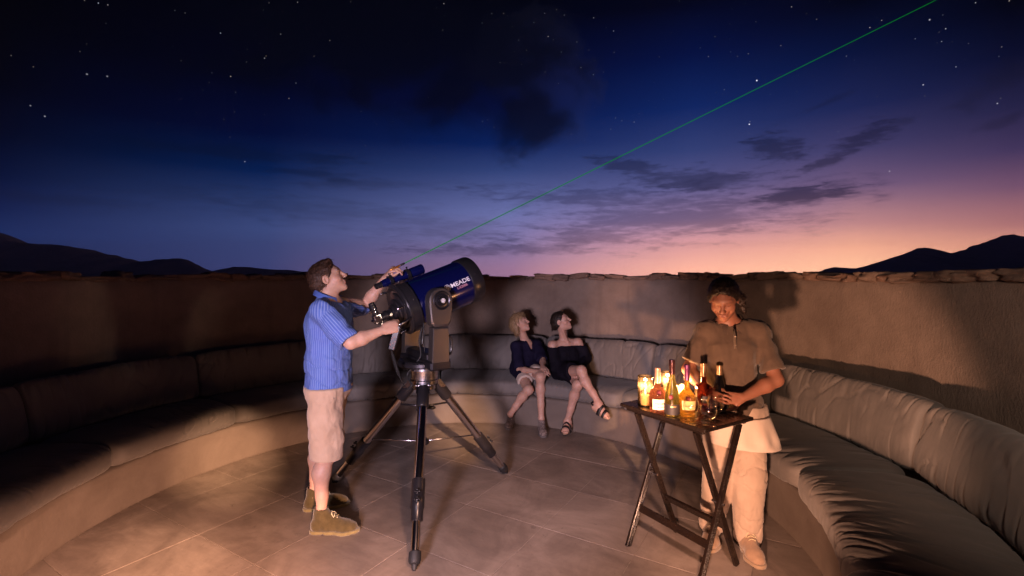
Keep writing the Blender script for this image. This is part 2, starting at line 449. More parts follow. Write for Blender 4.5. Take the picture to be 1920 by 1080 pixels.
mountain([(-420,470),(-300,452),(-160,430),(-60,418),(0,435),(20,447),(45,453),(75,457),(120,458),(165,470),(210,481),(240,484),(252,488),(275,496),(330,512),(350,524)], 3600, 900, 3)
mountain([(200,524),(235,503),(260,490),(295,484),(318,485),(335,483),(350,490),(365,497),(385,507),(405,524)], 3000, 420, 5)
mountain([(385,524),(415,505),(440,499),(470,500),(505,504),(540,505),(590,512),(640,522),(650,524)], 4000, 500, 8)
mountain([(1655,524),(1672,497),(1690,483),(1700,477),(1712,473),(1727,461),(1738,463),(1750,469),(1765,475),(1783,477),(1800,471),(1815,466),(1828,457),(1845,453),(1860,447),(1875,441),(1890,434),(1905,440),(1920,445),(1980,462),(2060,470),(2150,486),(2300,524)], 3200, 800, 11)
mountain([(1530,516),(1548,504),(1566,500),(1590,502),(1612,503),(1630,507),(1650,514)], 4200, 400, 14)

# floor: a grout bed with a tile laid in every cell
FU = np.array([.856,-.517]); FV = np.array([.517,.856])
fl = mesh_obj('floor', [tuple(polar(2.62, t, -.004)) for t in np.linspace(0, 355, 72)], [list(range(72))], M_GROUT, smooth=False); tag(fl, kind='structure')
TS = .611
rt = random.Random(4)
# one slab mesh shared by all tiles
tb = MB()
h = TS/2-.0015
tb.box((0,0,-.010), (h, h, .010), None, .0018); tile0 = tb.build('tile', M_TILE, None, False, True)
tile_me = tile0.data; first = True
for i in range(-9, 10):
    for j in range(-6, 14):
        u = -.848+TS*(i+.5); w = 2.19+.606*(j-0.5)
        x, y = u*FU+w*FV
        if math.hypot(x-CX, y-CY) > 2.62 : continue
        if y < .55: continue
        o = tile0 if first else bpy.data.objects.new('tile', tile_me)
        if not first: COL.objects.link(o)
        first = False
        o.parent = fl; o.location = (x, y, rt.uniform(-.0006, .0006)); o.rotation_euler = (0, 0, math.atan2(FU[1], FU[0]))
        o.scale = (1, .606/TS, 1)
# wall, with coping stones
v, f = ring([(3.62,-.28),(3.60,1.625),(3.45,1.64),(3.28,1.632)]+[(3.25, z) for z in np.linspace(1.605,-.28,28)], A0-2, A1+2, 300)
dv = v-np.array([CX,CY,0]); rr = np.hypot(dv[:,0], dv[:,1])[:,None]; ndir = dv/np.maximum(rr, .1); ndir[:,2] = 0
v = v+ndir*(fbm(v, 1.1, 4, 3)*.014+fbm(v, 7, 2, 9)*.003)[:,None]
v[:,2] += np.where(v[:,2] > 1.58, vnoise(v, 3.0, 5)*.012, 0)
wall = mesh_obj('curved_wall', v, f, M_PLASTER)
tag(wall, 'high curved brown plastered wall capped with rough stones round the deck', 'wall')
def rock(L, D, H, seed, n=9):
    """a rough flat stone: a rounded block pushed about by noise"""
    g = np.linspace(-1, 1, n); pts = {}; v = []; f = []
    def vid(a, b, c):
        k = (a, b, c)
        if k not in pts: pts[k] = len(v); v.append((g[a], g[b], g[c] if True else 0))
        return pts[k]
    for a in range(n-1):
        for b in range(n-1):
            for fx, w in ((0,1),(n-1,0)):
                q = [vid(fx,a,b), vid(fx,a+1,b), vid(fx,a+1,b+1), vid(fx,a,b+1)]; f.append(q if not w else q[::-1])
                q = [vid(a,fx,b), vid(a+1,fx,b), vid(a+1,fx,b+1), vid(a,fx,b+1)]; f.append(q[::-1] if not w else q)
                q = [vid(a,b,fx), vid(a+1,b,fx), vid(a+1,b+1,fx), vid(a,b+1,fx)]; f.append(q if not w else q[::-1])
    v = np.array(v); nn = np.linalg.norm(v*np.array([1,1,1]), axis=1)[:,None]
    sp = v/nn; k = (np.abs(sp)**10).sum(1)[:,None]**(-1/10); v = sp*k*.55+v*.45 if False else sp*k
    v = v*(1+.27*fbm(v+seed*7.3, 1.3, 4, seed)[:,None])
    fac = np.round(fbm(v+seed, 1.1, 2, seed+4)*3)/3*.05
    return v*(1+fac[:,None])*np.array([L/2, D/2, H/2]), f
a = A0-1; k = 0; rs = random.Random(21)
while a < A1+1:
    L = rs.choice([.11,.14,.17,.2,.24,.3])*rs.uniform(.85,1.15); H = rs.uniform(.045,.085); da = L/3.36/math.pi*180
    v, f = rock(L*1.02, rs.uniform(.24,.34), H, k+1, 8)
    t = R(a+da/2); rc = 3.36+rs.uniform(-.015,.03)
    tilt = rs.uniform(-.09,.09); c, s = math.cos(tilt), math.sin(tilt)
    x = v[:,0]*c-v[:,2]*s; z = v[:,0]*s+v[:,2]*c
    er = np.array([math.cos(t), math.sin(t)]); et = np.array([-er[1], er[0]])
    pos = np.c_[CX+rc*er[0]+et[0]*x+er[0]*v[:,1], CY+rc*er[1]+et[1]*x+er[1]*v[:,1], 1.615+H*.42+rs.uniform(-.012,.012)+z]
    o = mesh_obj('stone', pos-np.array([CX+rc*er[0], CY+rc*er[1], 1.64]), f, M_STONE, wall, True, True)
    o.location = (CX+rc*er[0], CY+rc*er[1], 1.64)
    a += da*1.0+rs.uniform(0,.15); k += 1
# bench base
v, f = ring([(3.24,-.02),(3.24,.325),(2.33,.325),(2.275,.315)]+[(2.265, z) for z in np.linspace(.30,-.02,10)], A0, A1, 240)
dv = v-np.array([CX,CY,0]); ndir = dv/np.maximum(np.hypot(dv[:,0], dv[:,1])[:,None], .1); ndir[:,2] = 0
v = v+ndir*(fbm(v, 2.0, 3, 13)*.006)[:,None]*(np.hypot(dv[:,0],dv[:,1]) < 2.9)[:,None]
bench = mesh_obj('bench', v, f, M_BENCH)
tag(bench, 'long curved plastered masonry bench built along the foot of the round wall', 'bench')

# cushions
def cushion(name, a0, a1, rc, zc, ha, hb, lean, seed, ex=3.4, na=120, nb=72, wr=1.0, puff=.0):
    """a stuffed cushion bent along the bench: superellipse section, soft ends, creases"""
    s = np.linspace(-1, 1, na); s = np.sign(s)*np.abs(s)**.8; th = (np.arange(nb)+.5)/nb*2*math.pi
    half = R(a1-a0)/2*rc; mid = (a0+a1)/2
    end = (1-np.abs(s)**10)**(1/3.0)                     # round-over at both ends
    v = np.zeros((na, nb, 3)); uu = np.zeros((na, nb, 3))
    ct, st = np.cos(th), np.sin(th); k = (np.abs(ct)**ex+np.abs(st)**ex)**(-1/ex); px, pz = ct*k, st*k
    cl, sl = math.cos(R(lean)), math.sin(R(lean))
    arc = s*half*.991
    X = px[None]*ha*(.55+.45*end[:,None]); Z = pz[None]*hb*(.72+.28*end[:,None])
    A = np.repeat(arc[:,None], nb, 1)
    # creases run across the cushion, strongest near its edges
    q = np.stack([A*1.0, X*.35, Z*.35], -1).reshape(-1, 3)
    edge = (np.abs(pz)[None]*np.abs(px)[None]*1.4).clip(0,1)
    fine = fbm(q*np.array([1,.6,.6])+seed*3.1, 26, 3, seed).reshape(na, nb)
    cre = np.abs(vnoise(q*np.array([1.0,.5,.5])+seed*1.7, 13, seed+31)).reshape(na, nb)
    dia = np.abs(vnoise(np.stack([A+Z*.55+X*.3, X*.5-Z*.1, Z*.5-A*.12], -1).reshape(-1,3)+seed*5.3, 9, seed+61)).reshape(na, nb)
    msk = np.clip(vnoise(np.stack([A, X, Z], -1).reshape(-1,3)+seed*9.2, 1.7, seed+77)*1.6+.1, 0, 1).reshape(na, nb)
    big = fbm(np.stack([A, X, Z], -1).reshape(-1,3)+seed*2.2, 2.6, 3, seed+7).reshape(na, nb)
    ple = 1-np.abs(vnoise(np.stack([A*1.0+Z*.25, X*.12, Z*.12], -1).reshape(-1,3)+seed*4.1, 34, seed+91)).reshape(na, nb)*2
    dsp = (fine*.0030*(.15+edge)+ple*.0020*edge**1.6*(.4+msk)-(.16-cre).clip(0)*.075*(.05+edge**1.5)-(.085-dia).clip(0)*.16*msk+big*.011)*wr
    nx = px[None]*ha**-1; nz = pz[None]*hb**-1; nl = np.hypot(nx, nz); nx, nz = nx/nl, nz/nl
    X = X+nx*dsp; Z = Z+nz*dsp
    r = rc+X*cl+Z*sl; z = zc-X*sl*1.0+Z*cl; t = R(mid)+A/rc
    v[...,0] = CX+r*np.cos(t); v[...,1] = CY+r*np.sin(t); v[...,2] = z
    f = []
    for i in range(na-1):
        for j in range(nb): f.append([i*nb+j, i*nb+(j+1)%nb, (i+1)*nb+(j+1)%nb, (i+1)*nb+j])
    f.append(list(range(nb-1,-1,-1))); f.append([(na-1)*nb+j for j in range(nb)])
    c = polar(rc, mid, zc)
    o = mesh_obj(name, v.reshape(-1,3)-c, f, M_CANVAS, None, True, True); o.location = c
    return o
seams = [45.5+26.2*i for i in range(-4, 8)]
where = {-1: 'past the waitress on the right', 0: 'x'}
seat_lab = ['taupe seat cushion at the open right end of the bench, cut by the picture corner',
 'wide creased taupe seat cushion on the near right bench with a bright front edge',
 'taupe seat cushion on the bench directly beside the waitress and her apron',
 'taupe seat cushion behind the tray table, hidden mostly by bottles and waitress',
 'taupe seat cushion under the woman with crossed legs',
 'taupe seat cushion under the blonde woman, just right of the telescope legs',
 'taupe seat cushion behind the telescope tripod head',
 'taupe seat cushion behind the back of the man in the blue shirt',
 'shadowed taupe seat cushion with lit front edge, first left of the standing man',
 'shadowed seat cushion with bright crinkled front edge on the near left bench',
 'dark seat cushion at the open left end of the bench, cut by the picture edge']
back_lab = ['creased taupe back cushion at the open right end of the bench, in the picture corner',
 'large taupe back cushion nearest on the right, deep diagonal creases across it',
 'smooth long taupe back cushion on the right beside the shoulder of the waitress',
 'taupe back cushion directly behind the waitress and bottles',
 'pale creased taupe back cushion just right of the woman in the black dress',
 'taupe back cushion behind the blonde woman leaning against it',
 'taupe back cushion behind the telescope fork',
 'wrinkled taupe back cushion behind the man in the blue shirt',
 'dim taupe back cushion with soft folds, first left of the standing man',
 'nearly black back cushion in deep shade on the left bench',
 'black back cushion at the open left end, cut by the picture edge']
for i in range(11):
    a0, a1 = seams[i], seams[i+1]
    o = cushion('seat_cushion', a0, a1, 2.53, .418, .345, .097, 0, 11+i, 4.2, 190, 96, .72)
    tag(o, seat_lab[i], 'cushion', 'seat cushions on the curved bench')
    o = cushion('back_cushion', a0, a1, 2.945, .690, .104, .222, 13, 41+i, 3.5, 190, 96, 1.3)
    tag(o, back_lab[i], 'cushion', 'back cushions on the curved bench')

# thin evening air between the deck and the mountains
mb = MB(); mb.box((0,2000,170), (4700,2800,172)); hz = bpy.data.materials.new('evening haze'); hz.use_nodes = True
n = hz.node_tree; n.nodes.clear(); o_ = n.nodes.new('ShaderNodeOutputMaterial'); pv = n.nodes.new('ShaderNodeVolumePrincipled')
pv.inputs['Color'].default_value = (.72,.80,1,1); pv.inputs['Density'].default_value = .00009; pv.inputs['Anisotropy'].default_value = .1
n.links.new(pv.outputs[0], o_.inputs['Volume'])
tag(mb.build('haze', hz, None, False), kind='stuff')
# ------------------------------------------------------------------ telescope
M_BLUE = mat('blue lacquer', (.004,.006,.070), .20, .35, .6, Coat_Weight=.6, Coat_Roughness=.12)
M_BLACK = mat('black enamel', (.012,.011,.013), .28, 0, .5)
M_CAST = mat('dark cast metal', (.11,.098,.095), .36, .75, .5, build=lambda n, b: bump(n, b, noise(n, geo_pos(n), 420, 2), .10, .002))
M_GUN = mat('gunmetal', (.05,.047,.055), .3, .8)
M_CHROME = mat('chrome', (.62,.60,.62), .13, 1.0)
M_SATIN = mat('satin aluminium', (.42,.41,.44), .26, 1.0)
M_RUBBER = mat('black rubber', (.010,.010,.011), .65)
M_WHITE = mat('white print', (.82,.80,.80), .5)
M_REDPR = mat('red print', (.62,.30,.34), .5)
TC = np.array([-.64, 3.50, 0.])
s2 = math.sqrt(.5); el0 = R(20)
yw = R(36); eH = np.array([math.cos(yw),math.sin(yw),0]); eR = np.array([math.sin(yw),-math.cos(yw),0]); eT = eH*math.cos(el0)+np.array([0,0,math.sin(el0)])
eU = -eH*math.sin(el0)+np.array([0,0,math.cos(el0)])
PV = TC+np.array([0,0,1.482])
def tp(t, r=0, u=0): return PV+eT*t+eR*r+eU*u
scope = empty('telescope', (TC[0],TC[1],0), 'big blue and black reflector telescope on a fork mount and chrome tripod', 'telescope')
m = MB(); m.lathe([(.168,-.12),(.1725,-.115),(.1725,.335),(.168,.34)], PV, eT, 72); m.build('tube', M_BLUE, scope, auto=30)
m = MB(); m.lathe([(.12,-.19),(.165,-.212),(.184,-.205),(.189,-.195),(.189,-.125),(.184,-.118),(.1735,-.112)], PV, eT, 72)
m.lathe([(.186,-.20),(.1915,-.198),(.1915,-.19),(.186,-.188)], PV, eT, 72)
m.lathe([(.186,-.135),(.1915,-.133),(.1915,-.126),(.186,-.124)], PV, eT, 72)
rear = m.build('rear_cell', M_BLACK, scope, auto=30)
m = MB(); m.lathe([(.0,-.262),(.05,-.262),(.058,-.256),(.058,-.24),(.085,-.236),(.09,-.23),(.09,-.222),(.118,-.216),(.124,-.21),(.124,-.198)], PV, eT, 56)
m.build('back_plate', M_GUN, rear, auto=30)
m = MB(); m.lathe([(.155,.425),(.168,.432),(.178,.428),(.1815,.418),(.1815,.338),(.177,.330),(.173,.328)], PV, eT, 72)
m.lathe([(.150,.38),(.154,.428),(.158,.428)], PV, eT, 72)
front = m.build('front_cell', M_BLACK, scope, auto=30)
m = MB(); m.lathe([(0,.382),(.153,.382),(.153,.378)], PV, eT, 56); m.lathe([(0,.372),(.06,.372),(.06,.392),(0,.394)], PV, eT, 32)
m.build('corrector_lens', mat('dark lens', (.01,.01,.02), .05, 0, .8), front, auto=30)
for t, r0 in ((.375,.1815),(-.155,.189)):
    for k in range(6):
        a = k*math.pi/3+.35; dr = eR*math.cos(a)+eU*math.sin(a)
        m = MB(); m.lathe([(.0045,-.001),(.0045,.0025),(.003,.004),(0,.004)], tp(t)+dr*r0, dr, 10); m.build('screw', M_CHROME, scope)
for k, a in enumerate((.25, 2.0, 3.6, 5.1)):       # grab handles round the rear cell
    dr = eR*math.cos(a)+eU*math.sin(a); c = tp(-.222)+dr*.150
    m = MB(); m.lathe([(.007,0),(.0085,.003),(.0085,.046),(.006,.05),(0,.05)], c, -eT+dr*.1, 14); m.build('knob', M_SATIN, scope, auto=30)
# focuser, diagonal and eyepiece
m = MB(); m.lathe([(.036,-.262),(.036,-.275),(.030,-.278),(.030,-.30),(.036,-.302),(.036,-.318),(.028,-.322),(.028,-.345)], PV, eT, 32)
foc = m.build('focuser', M_GUN, scope, auto=30)
for k in (-1, 1):
    m = MB(); m.lathe([(.010,0),(.012,.003),(.012,.018),(.010,.02),(0,.02)], tp(-.288, k*.030), eR*k, 16); m.build('focus_knob', M_CHROME, foc, auto=30)
m = MB(); dg = tp(-.372); m.box(dg, (.027,.026,.034), (eT, eR, eU), .006)
m.box(tp(-.385,0,-.02), (.034,.024,.010), (unit(eT-eU), eR, unit(eT+eU)), .003); diag = m.build('diagonal', M_SATIN, scope, auto=30)
ey = unit(eU-.05*eT)
m = MB(); m.lathe([(.022,.03),(.022,.045),(.018,.048),(.018,.062),(.024,.066),(.024,.10),(.020,.104),(.020,.118),(.015,.12),(0,.118)], dg, ey, 28)
m.build('eyepiece', M_BLACK, scope, auto=30)
m = MB(); m.lathe([(.0242,.07),(.0255,.072),(.0255,.078),(.0242,.08)], dg, ey, 28); m.lathe([(.018,.049),(.0195,.050),(.0195,.058),(.018,.060)], dg, ey, 28)
m.lathe([(.004,0),(.004,.02),(0,.02)], dg+ey*.055-eT*.018, -eT, 10); m.build('eyepiece_ring', M_CHROME, diag, auto=30)
# finder on two brackets
fo = lambda t: tp(t+.05, -.085, .200)
m = MB(); m.lathe([(.012,-.325),(.018,-.323),(.018,-.285),(.024,-.283),(.024,-.27),(.029,-.268),(.029,-.06),(.036,-.045),(.038,.045),(.036,.05),(.030,.05),(.028,.03),(0,.03)], fo(0), eT, 36)
fin = m.build('finder_scope', M_BLUE, scope, auto=30)
m = MB(); m.lathe([(.013,-.335),(.021,-.333),(.021,-.286),(.019,-.284)], fo(0), eT, 28); m.build('finder_eyepiece', M_BLACK, fin, auto=30)
for t in (-.215, -.075):
    m = MB(); m.lathe([(.031,t-.012),(.041,t-.012),(.041,t+.012),(.031,t+.012)], fo(0), eT, 36)
    m.box(tp(t+.05,-.085,.168), (.012,.014,.022), (eT,eR,eU), .002); br = m.build('finder_bracket', M_BLACK, scope, auto=30)
    for k in range(3):
        a = k*2.1+1.2; dr = eR*math.cos(a)+eU*math.sin(a)
        m = MB(); m.lathe([(.004,0),(.004,.012),(.007,.013),(.007,.02),(0,.021)], fo(t)+dr*.04, dr, 10); m.build('finder_screw', M_CHROME, br, auto=30)
# lettering bent round the tube
def text_mesh(txt, size, bold=0.0):
    cu = bpy.data.curves.new('t', 'FONT'); cu.body = txt; cu.size = size; cu.offset = bold; cu.resolution_u = 4
    o = bpy.data.objects.new('t', cu); COL.objects.link(o); bpy.context.view_layer.update()
    me = bpy.data.meshes.new_from_object(o.evaluated_get(bpy.context.evaluated_depsgraph_get()))
    v = np.array([x.co[:] for x in me.vertices]); f = [list(p.vertices) for p in me.polygons]
    bpy.data.objects.remove(o); bpy.data.curves.remove(cu); bpy.data.meshes.remove(me); return v, f
def on_tube(v, t0, ang0, rad):
    """x runs along the tube, y round it (upward), seen from the near side"""
    a = ang0+v[:,1]/rad
    return PV+eT*(t0+v[:,0])[:,None]+rad*(eR*np.cos(a)[:,None]+eU*np.sin(a)[:,None])
v, f = text_mesh('MEADE', .044, .0007); v[:,0] *= 1.18
lettering = mesh_obj('lettering', on_tube(v, .152, .18, .1733), f, M_WHITE, scope, False)
v, f = text_mesh('LX200R', .026, .0002); v[:,0] *= 1.05
mesh_obj('model_lettering', on_tube(v, .195, .02, .1733), f, M_REDPR, scope, False)
def emblem(put):
    """a ring with an eight-pointed star"""
    vs, fs = [], []
    n = 40
    for i in range(n):
        a = 2*math.pi*i/n
        for r in (.86, 1.0): vs.append((r*math.cos(a), r*math.sin(a)))
    for i in range(n): j = (i+1) % n; fs.append([2*i, 2*i+1, 2*j+1, 2*j])
    for k in range(8):
        a = k*math.pi/4; b = len(vs)
        for r, w in ((.12,-.14),(.72,-.17),(.72,.17),(.12,.14)): vs.append((r*math.cos(a)-w*math.sin(a), r*math.sin(a)+w*math.cos(a)))
        fs.append([b,b+1,b+2,b+3])
    vs = np.array(vs); return put(vs), fs
v, f = emblem(lambda q: on_tube(np.c_[q*.025, q[:,0]*0], .122, .24, .1733)); mesh_obj('emblem', v, f, M_WHITE, scope, False)
# fork: two arms, each with its turning disc
def arm(k):
    """plate outline in the plane of eH and z, thick along eR"""
    o = TC+eR*k*.232
    up = [(math.sin(a)*.088, 1.482+.085+(-.085+.088*math.cos(a))) for a in np.linspace(-1.75, 1.75, 26)]
    up = [(-.082,1.40),(-.086,1.45)]+up+[(.086,1.45),(.082,1.40),(.074,1.33),(.052,1.302),(-.052,1.302),(-.074,1.33)]
    lo = [(-.058,1.298),(.058,1.298),(.064,1.13),(.066,1.06),(.060,1.045),(-.060,1.045),(-.066,1.06),(-.064,1.13)]
    def plate(pts, half, inset):
        m = MB(); n = len(pts); c = np.mean(pts, 0)
        vs = []
        for e, sc in ((-half, 1),(half-inset, 1),(half, 1-inset/.09)):
            for p in pts:
                q = c+(np.array(p)-c)*sc; vs.append(o+eR*k*e+eH*q[0]+np.array([0,0,q[1]]))
        fs = []
        for i in range(2):
            for j in range(n): fs.append([i*n+j, i*n+(j+1)%n, (i+1)*n+(j+1)%n, (i+1)*n+j])
        fs.append(list(range(n))[::-1]); fs.append([2*n+j for j in range(n)])
        if k < 0: fs = [q[::-1] for q in fs]
        return m.add(vs, fs)
    a = plate(up, .040, .008).build('fork_head', M_CAST, scope, auto=25)
    m = plate(lo, .034, .006); fa = m.build('fork_arm', M_CAST, scope, auto=25)
    m = MB(); s0 = .041
    m.lathe([(.066,s0-.004),(.066,s0),(.060,s0+.006),(.052,s0+.001),(.048,s0+.001),(.044,s0+.007),(.034,s0+.009),(.030,s0+.003),(.026,s0+.003),(.024,s0+.016),(.018,s0+.018),(0,s0+.018)], o+np.array([0,0,1.482]), eR*k, 48)
    dsc = m.build('pivot_disc', M_GUN, a, auto=20)
    v, f = emblem(lambda q: (o+np.array([0,0,1.482])+eR*k*(s0+.0188))+(eH*q[:,:1]*k*1.0+np.array([[0,0,1.]])*q[:,1:])*.0165); mesh_obj('emblem', v, f, M_WHITE, a, False)
    # pivot stub into the tube
    m = MB(); m.lathe([(.03,-.065),(.03,-.036)], o+np.array([0,0,1.482]), eR*k, 24); m.build('pivot_stub', M_GUN, a, auto=30)
    # carrying handle on the outer edge of the arm
    pts = [o+eH*.066+np.array([0,0,z])+eH*x for x, z in ((-.004,1.235),(.022,1.225),(.030,1.20),(.030,1.13),(.022,1.105),(-.004,1.095))]
    m = MB(); m.tube(pts, .009, 10); m.build('carry_handle', M_BLACK, fa)
for k in (1, -1): arm(k)
m = MB(); m.lathe([(.10,.995),(.175,1.0),(.19,1.012),(.19,1.035),(.178,1.048),(.10,1.05)], TC, (0,0,1), 56)
m.box(TC+np.array([0,0,1.035]), (.268,.078,.034), (eR,eH,(0,0,1)), .014)
m.box(TC+np.array([0,0,1.085])-eH*.0, (.185,.066,.028), (eR,eH,(0,0,1)), .012); base = m.build('drive_base', M_GUN, scope, auto=30)
m = MB(); m.box(TC-eH*.078+np.array([0,0,1.035]), (.10,.003,.024), (eR,eH,(0,0,1)), .001); m.build('control_panel', M_BLACK, base, auto=30)
for q in (-.06,-.02,.05): m = MB(); m.lathe([(.008,0),(.008,.02),(.006,.022),(0,.022)], TC-eH*.08+eR*q+np.array([0,0,1.035]), -eH, 12); m.build('plug', M_SATIN, base, auto=30)
m = MB(); m.lathe([(.118,.995),(.122,.99),(.122,.975),(.100,.972),(.098,.965),(.098,.905),(.102,.90),(.102,.875),(.085,.86),(.085,.835),(.05,.83)], TC, (0,0,1), 56)
head = m.build('tripod_head', M_SATIN, scope, auto=30)
m = MB(); m.lathe([(.012,.83),(.012,.44),(0,.44)], TC, (0,0,1), 14); m.build('threaded_rod', M_CHROME, scope, auto=30)
# tripod
feet = [np.array([-.545,2.68,0]), np.array([-1.41,3.81,0]), np.array([-.053,3.99,0])]
for ft in feet:
    h = unit((ft-TC)*[1,1,0]); top = TC+h*.098+np.array([0,0,.862]); bot = ft+np.array([0,0,.028]); L = np.linalg.norm(bot-top); ax = (bot-top)/L
    sd = np.cross(h, [0,0,1.])
    m = MB(); m.lathe([(.032,.10),(.032,L*.64)], top, ax, 24); leg = m.build('leg', M_CHROME, scope, auto=30)
    m = MB(); m.lathe([(.026,-.005),(.040,.005),(.043,.06),(.043,.145),(.038,.155),(.032,.157)], top, ax, 24); cl = m.build('leg_socket', M_BLACK, leg, auto=30)
    m = MB()
    for k in (-1,1): m.box(top-ax*.0+h*.012+sd*k*.044, (.024,.004,.042), (h, sd, ax), .003)
    m.lathe([(.008,-.053),(.008,.053)], top+h*.012-ax*.015, sd, 14); m.build('hinge', M_SATIN, leg, auto=30)
    m = MB(); a, b = L*.575, L*.79
    m.lathe([(.033,a-.004),(.041,a),(.042,a+.05),(.040,a+.10),(.042,a+.105),(.042,b-.07),(.037,b-.06),(.037,b),(.028,b+.004)], top, ax, 28); cp = m.build('leg_clamp', M_BLACK, leg, auto=30)
    for q in (a+.09, a+.135):
        m = MB(); o = top+ax*q; dr = unit(np.cross(ax, sd)) ; dr = dr if dr[2] > -2 else -dr; dr = unit(h-ax*np.dot(h,ax))
        m.lathe([(.006,.035),(.006,.058),(.004,.060)], o, dr, 10)
        for w in (0, 1, 2, 3):
            an = w*math.pi/2; wd = sd*math.cos(an)+unit(np.cross(dr, sd))*math.sin(an); m.ell(o+dr*.062+wd*.011, (.008,.006,.006), None, 8, 6)
        m.build('clamp_knob', M_BLACK, leg)
    m = MB(); m.lathe([(.0255,L*.76),(.0255,L-.07)], top, ax, 22); m.build('lower_tube', M_CHROME, leg, auto=30)
    m = MB(); m.lathe([(.026,L-.075),(.034,L-.07),(.036,L-.03),(.030,L-.012),(.018,L-.005),(.016,L+.006),(.009,L+.022),(0,L+.024)], top, ax, 22); m.build('foot', M_RUBBER, leg, auto=30)
    m = MB(); m.tube([TC+np.array([0,0,.445])+h*.02, top+ax*L*.56], .0055, 10); m.build('spreader_rod', M_SATIN, scope)
    m = MB(); m.tube([TC+np.array([0,0,.70])+h*.01, top+ax*L*.20], .007, 10); m.build('brace_rod', M_GUN, scope)
m = MB(); m.lathe([(.0,.425),(.03,.425),(.034,.43),(.034,.455),(.02,.46),(.02,.47),(0,.47)], TC, (0,0,1), 24); m.build('spreader_hub', M_BLACK, scope, auto=30)
m = MB(); m.lathe([(.012,.68),(.036,.685),(.036,.715),(.02,.72),(.012,.74)], TC, (0,0,1), 24)
for k in range(3):
    a = k*2.1; m.ell(TC+np.array([math.cos(a)*.055, math.sin(a)*.055, .69]), (.03,.018,.014), ((math.cos(a),math.sin(a),0),(-math.sin(a),math.cos(a),0),(0,0,1)), 10, 8)
m.build('tension_knob', M_BLACK, scope)
# cables
def spline(pts, n=40):
    pts = np.asarray(pts, float); t = np.linspace(0, len(pts)-1, n); out = []
    ext = np.vstack([2*pts[0]-pts[1], pts, 2*pts[-1]-pts[-2]])
    for q in t:
        i = min(int(q), len(pts)-2); f = q-i; a, b, c, d_ = ext[i], ext[i+1], ext[i+2], ext[i+3]
        out.append(.5*((2*b)+(c-a)*f+(2*a-5*b+4*c-d_)*f*f+(-a+3*b-3*c+d_)*f**3))
    return np.array(out)
m = MB(); m.tube(spline([TC-eH*.06+eR*.1+np.array([0,0,1.30]), TC-eH*.085+eR*.10+np.array([0,0,1.2]), TC-eH*.07+eR*.09+np.array([0,0,1.09]), TC-eH*.11+eR*.08+np.array([0,0,1.03]), TC-eH*.15+eR*.04+np.array([0,0,.95]), P(772,722,3.32), P(762,733,3.34)], 60), .0065, 8); m.build('cable', M_RUBBER, scope)
m = MB(); m.tube(spline([TC-eH*.07+eR*.13+np.array([0,0,1.36]), TC-eH*.08+eR*.16+np.array([0,0,1.25]), TC-eH*.07+eR*.15+np.array([0,0,1.12])], 24), .004, 8); m.build('cable', M_RUBBER, scope)
# hand controller hanging by the man's hand, with its coiled cord
hc = P(740,633,3.12); hcax = unit(P(734,656,3.12)-P(746,610,3.12))
keypad = empty('hand_controller', tuple(hc), 'small black keypad controller with coiled cord held below the hand of the man', 'remote')
sd = unit(np.cross(hcax, [0,1.,0])); fr = np.cross(sd, hcax)
m = MB(); m.box(hc, (.024,.013,.083), (sd, fr, hcax), .007); m.build('case', M_BLACK, keypad, auto=30)
ft = fr if fr[1] < 0 else -fr
for i in range(6):
    for j in (-1, 0, 1):
        m = MB(); m.box(hc+hcax*(i*.0135-.005)+sd*j*.0125+ft*.0135, (.0036,.0014,.0034), (sd, fr, hcax), .0008); m.build('key', M_GUN if (i+j) % 3 else mat('dull red key', (.22,.08,.06), .5), keypad, auto=30)
path = spline([hc+hcax*.083, P(737,668,3.13), P(742,686,3.18), P(749,706,3.26), P(760,726,3.33)], 420)
dn = np.gradient(path, axis=0); ph = np.linspace(0, 30*2*math.pi, 420); amp = .0085*np.clip((np.linspace(0,1,420)-.08)*8, 0, 1)*np.clip((.80-np.linspace(0,1,420))*8, 0, 1)
cp = np.array([p+a*(math.cos(q)*unit(np.cross(t, [0,1,0]))+math.sin(q)*unit(np.cross(t, np.cross(t,[0,1,0])))) for p, t, q, a in zip(path, dn, ph, amp)])
m = MB(); m.tube(cp, .0028, 5); m.build('cord', M_RUBBER, keypad)
m = MB(); m.tube([P(748,610,3.15), P(770,596,3.24)], [.010,.010], 14); m.build('grip_handle', M_SATIN, scope)
# laser pointer and its beam
LA = P(719+20,503,3.42); LT = P(759,493.5,3.45); lax = unit(LT-LA)
las = empty('laser_pointer', tuple(LA), 'small orange and black laser pointer pen in the raised hand of the man', 'laser pointer')
m = MB(); m.lathe([(0,-.030),(.006,-.029),(.0072,-.026),(.0072,.045),(.0064,.047)], LA, lax, 18); m.build('barrel', mat('orange metal', (.55,.22,.05), .3, .8), las, auto=30)
m = MB(); m.lathe([(.0066,.046),(.0076,.048),(.0076,np.linalg.norm(LT-LA)-.002),(.004,np.linalg.norm(LT-LA))], LA, lax, 18); m.build('tip', M_BLACK, las, auto=30)
def _beam(n, b):
    e = n.nodes.new('ShaderNodeEmission'); e.inputs[0].default_value = (.004,.36,.022,1); e.inputs[1].default_value = .55
    n.links.new(e.outputs[0], n.nodes['Material Output'].inputs[0])
far = P(1755,0,6.2); bd = far-LT
m = MB(); m.tube([LT, LT+bd*.25, LT+bd, LT+bd*3], [.0030,.0030,.0030,.0030], 8)
beam = m.build('laser_beam', mat('green laser light', build=_beam)); tag(beam, 'thin bright green laser beam rising across the night sky from the pointer', 'laser beam')
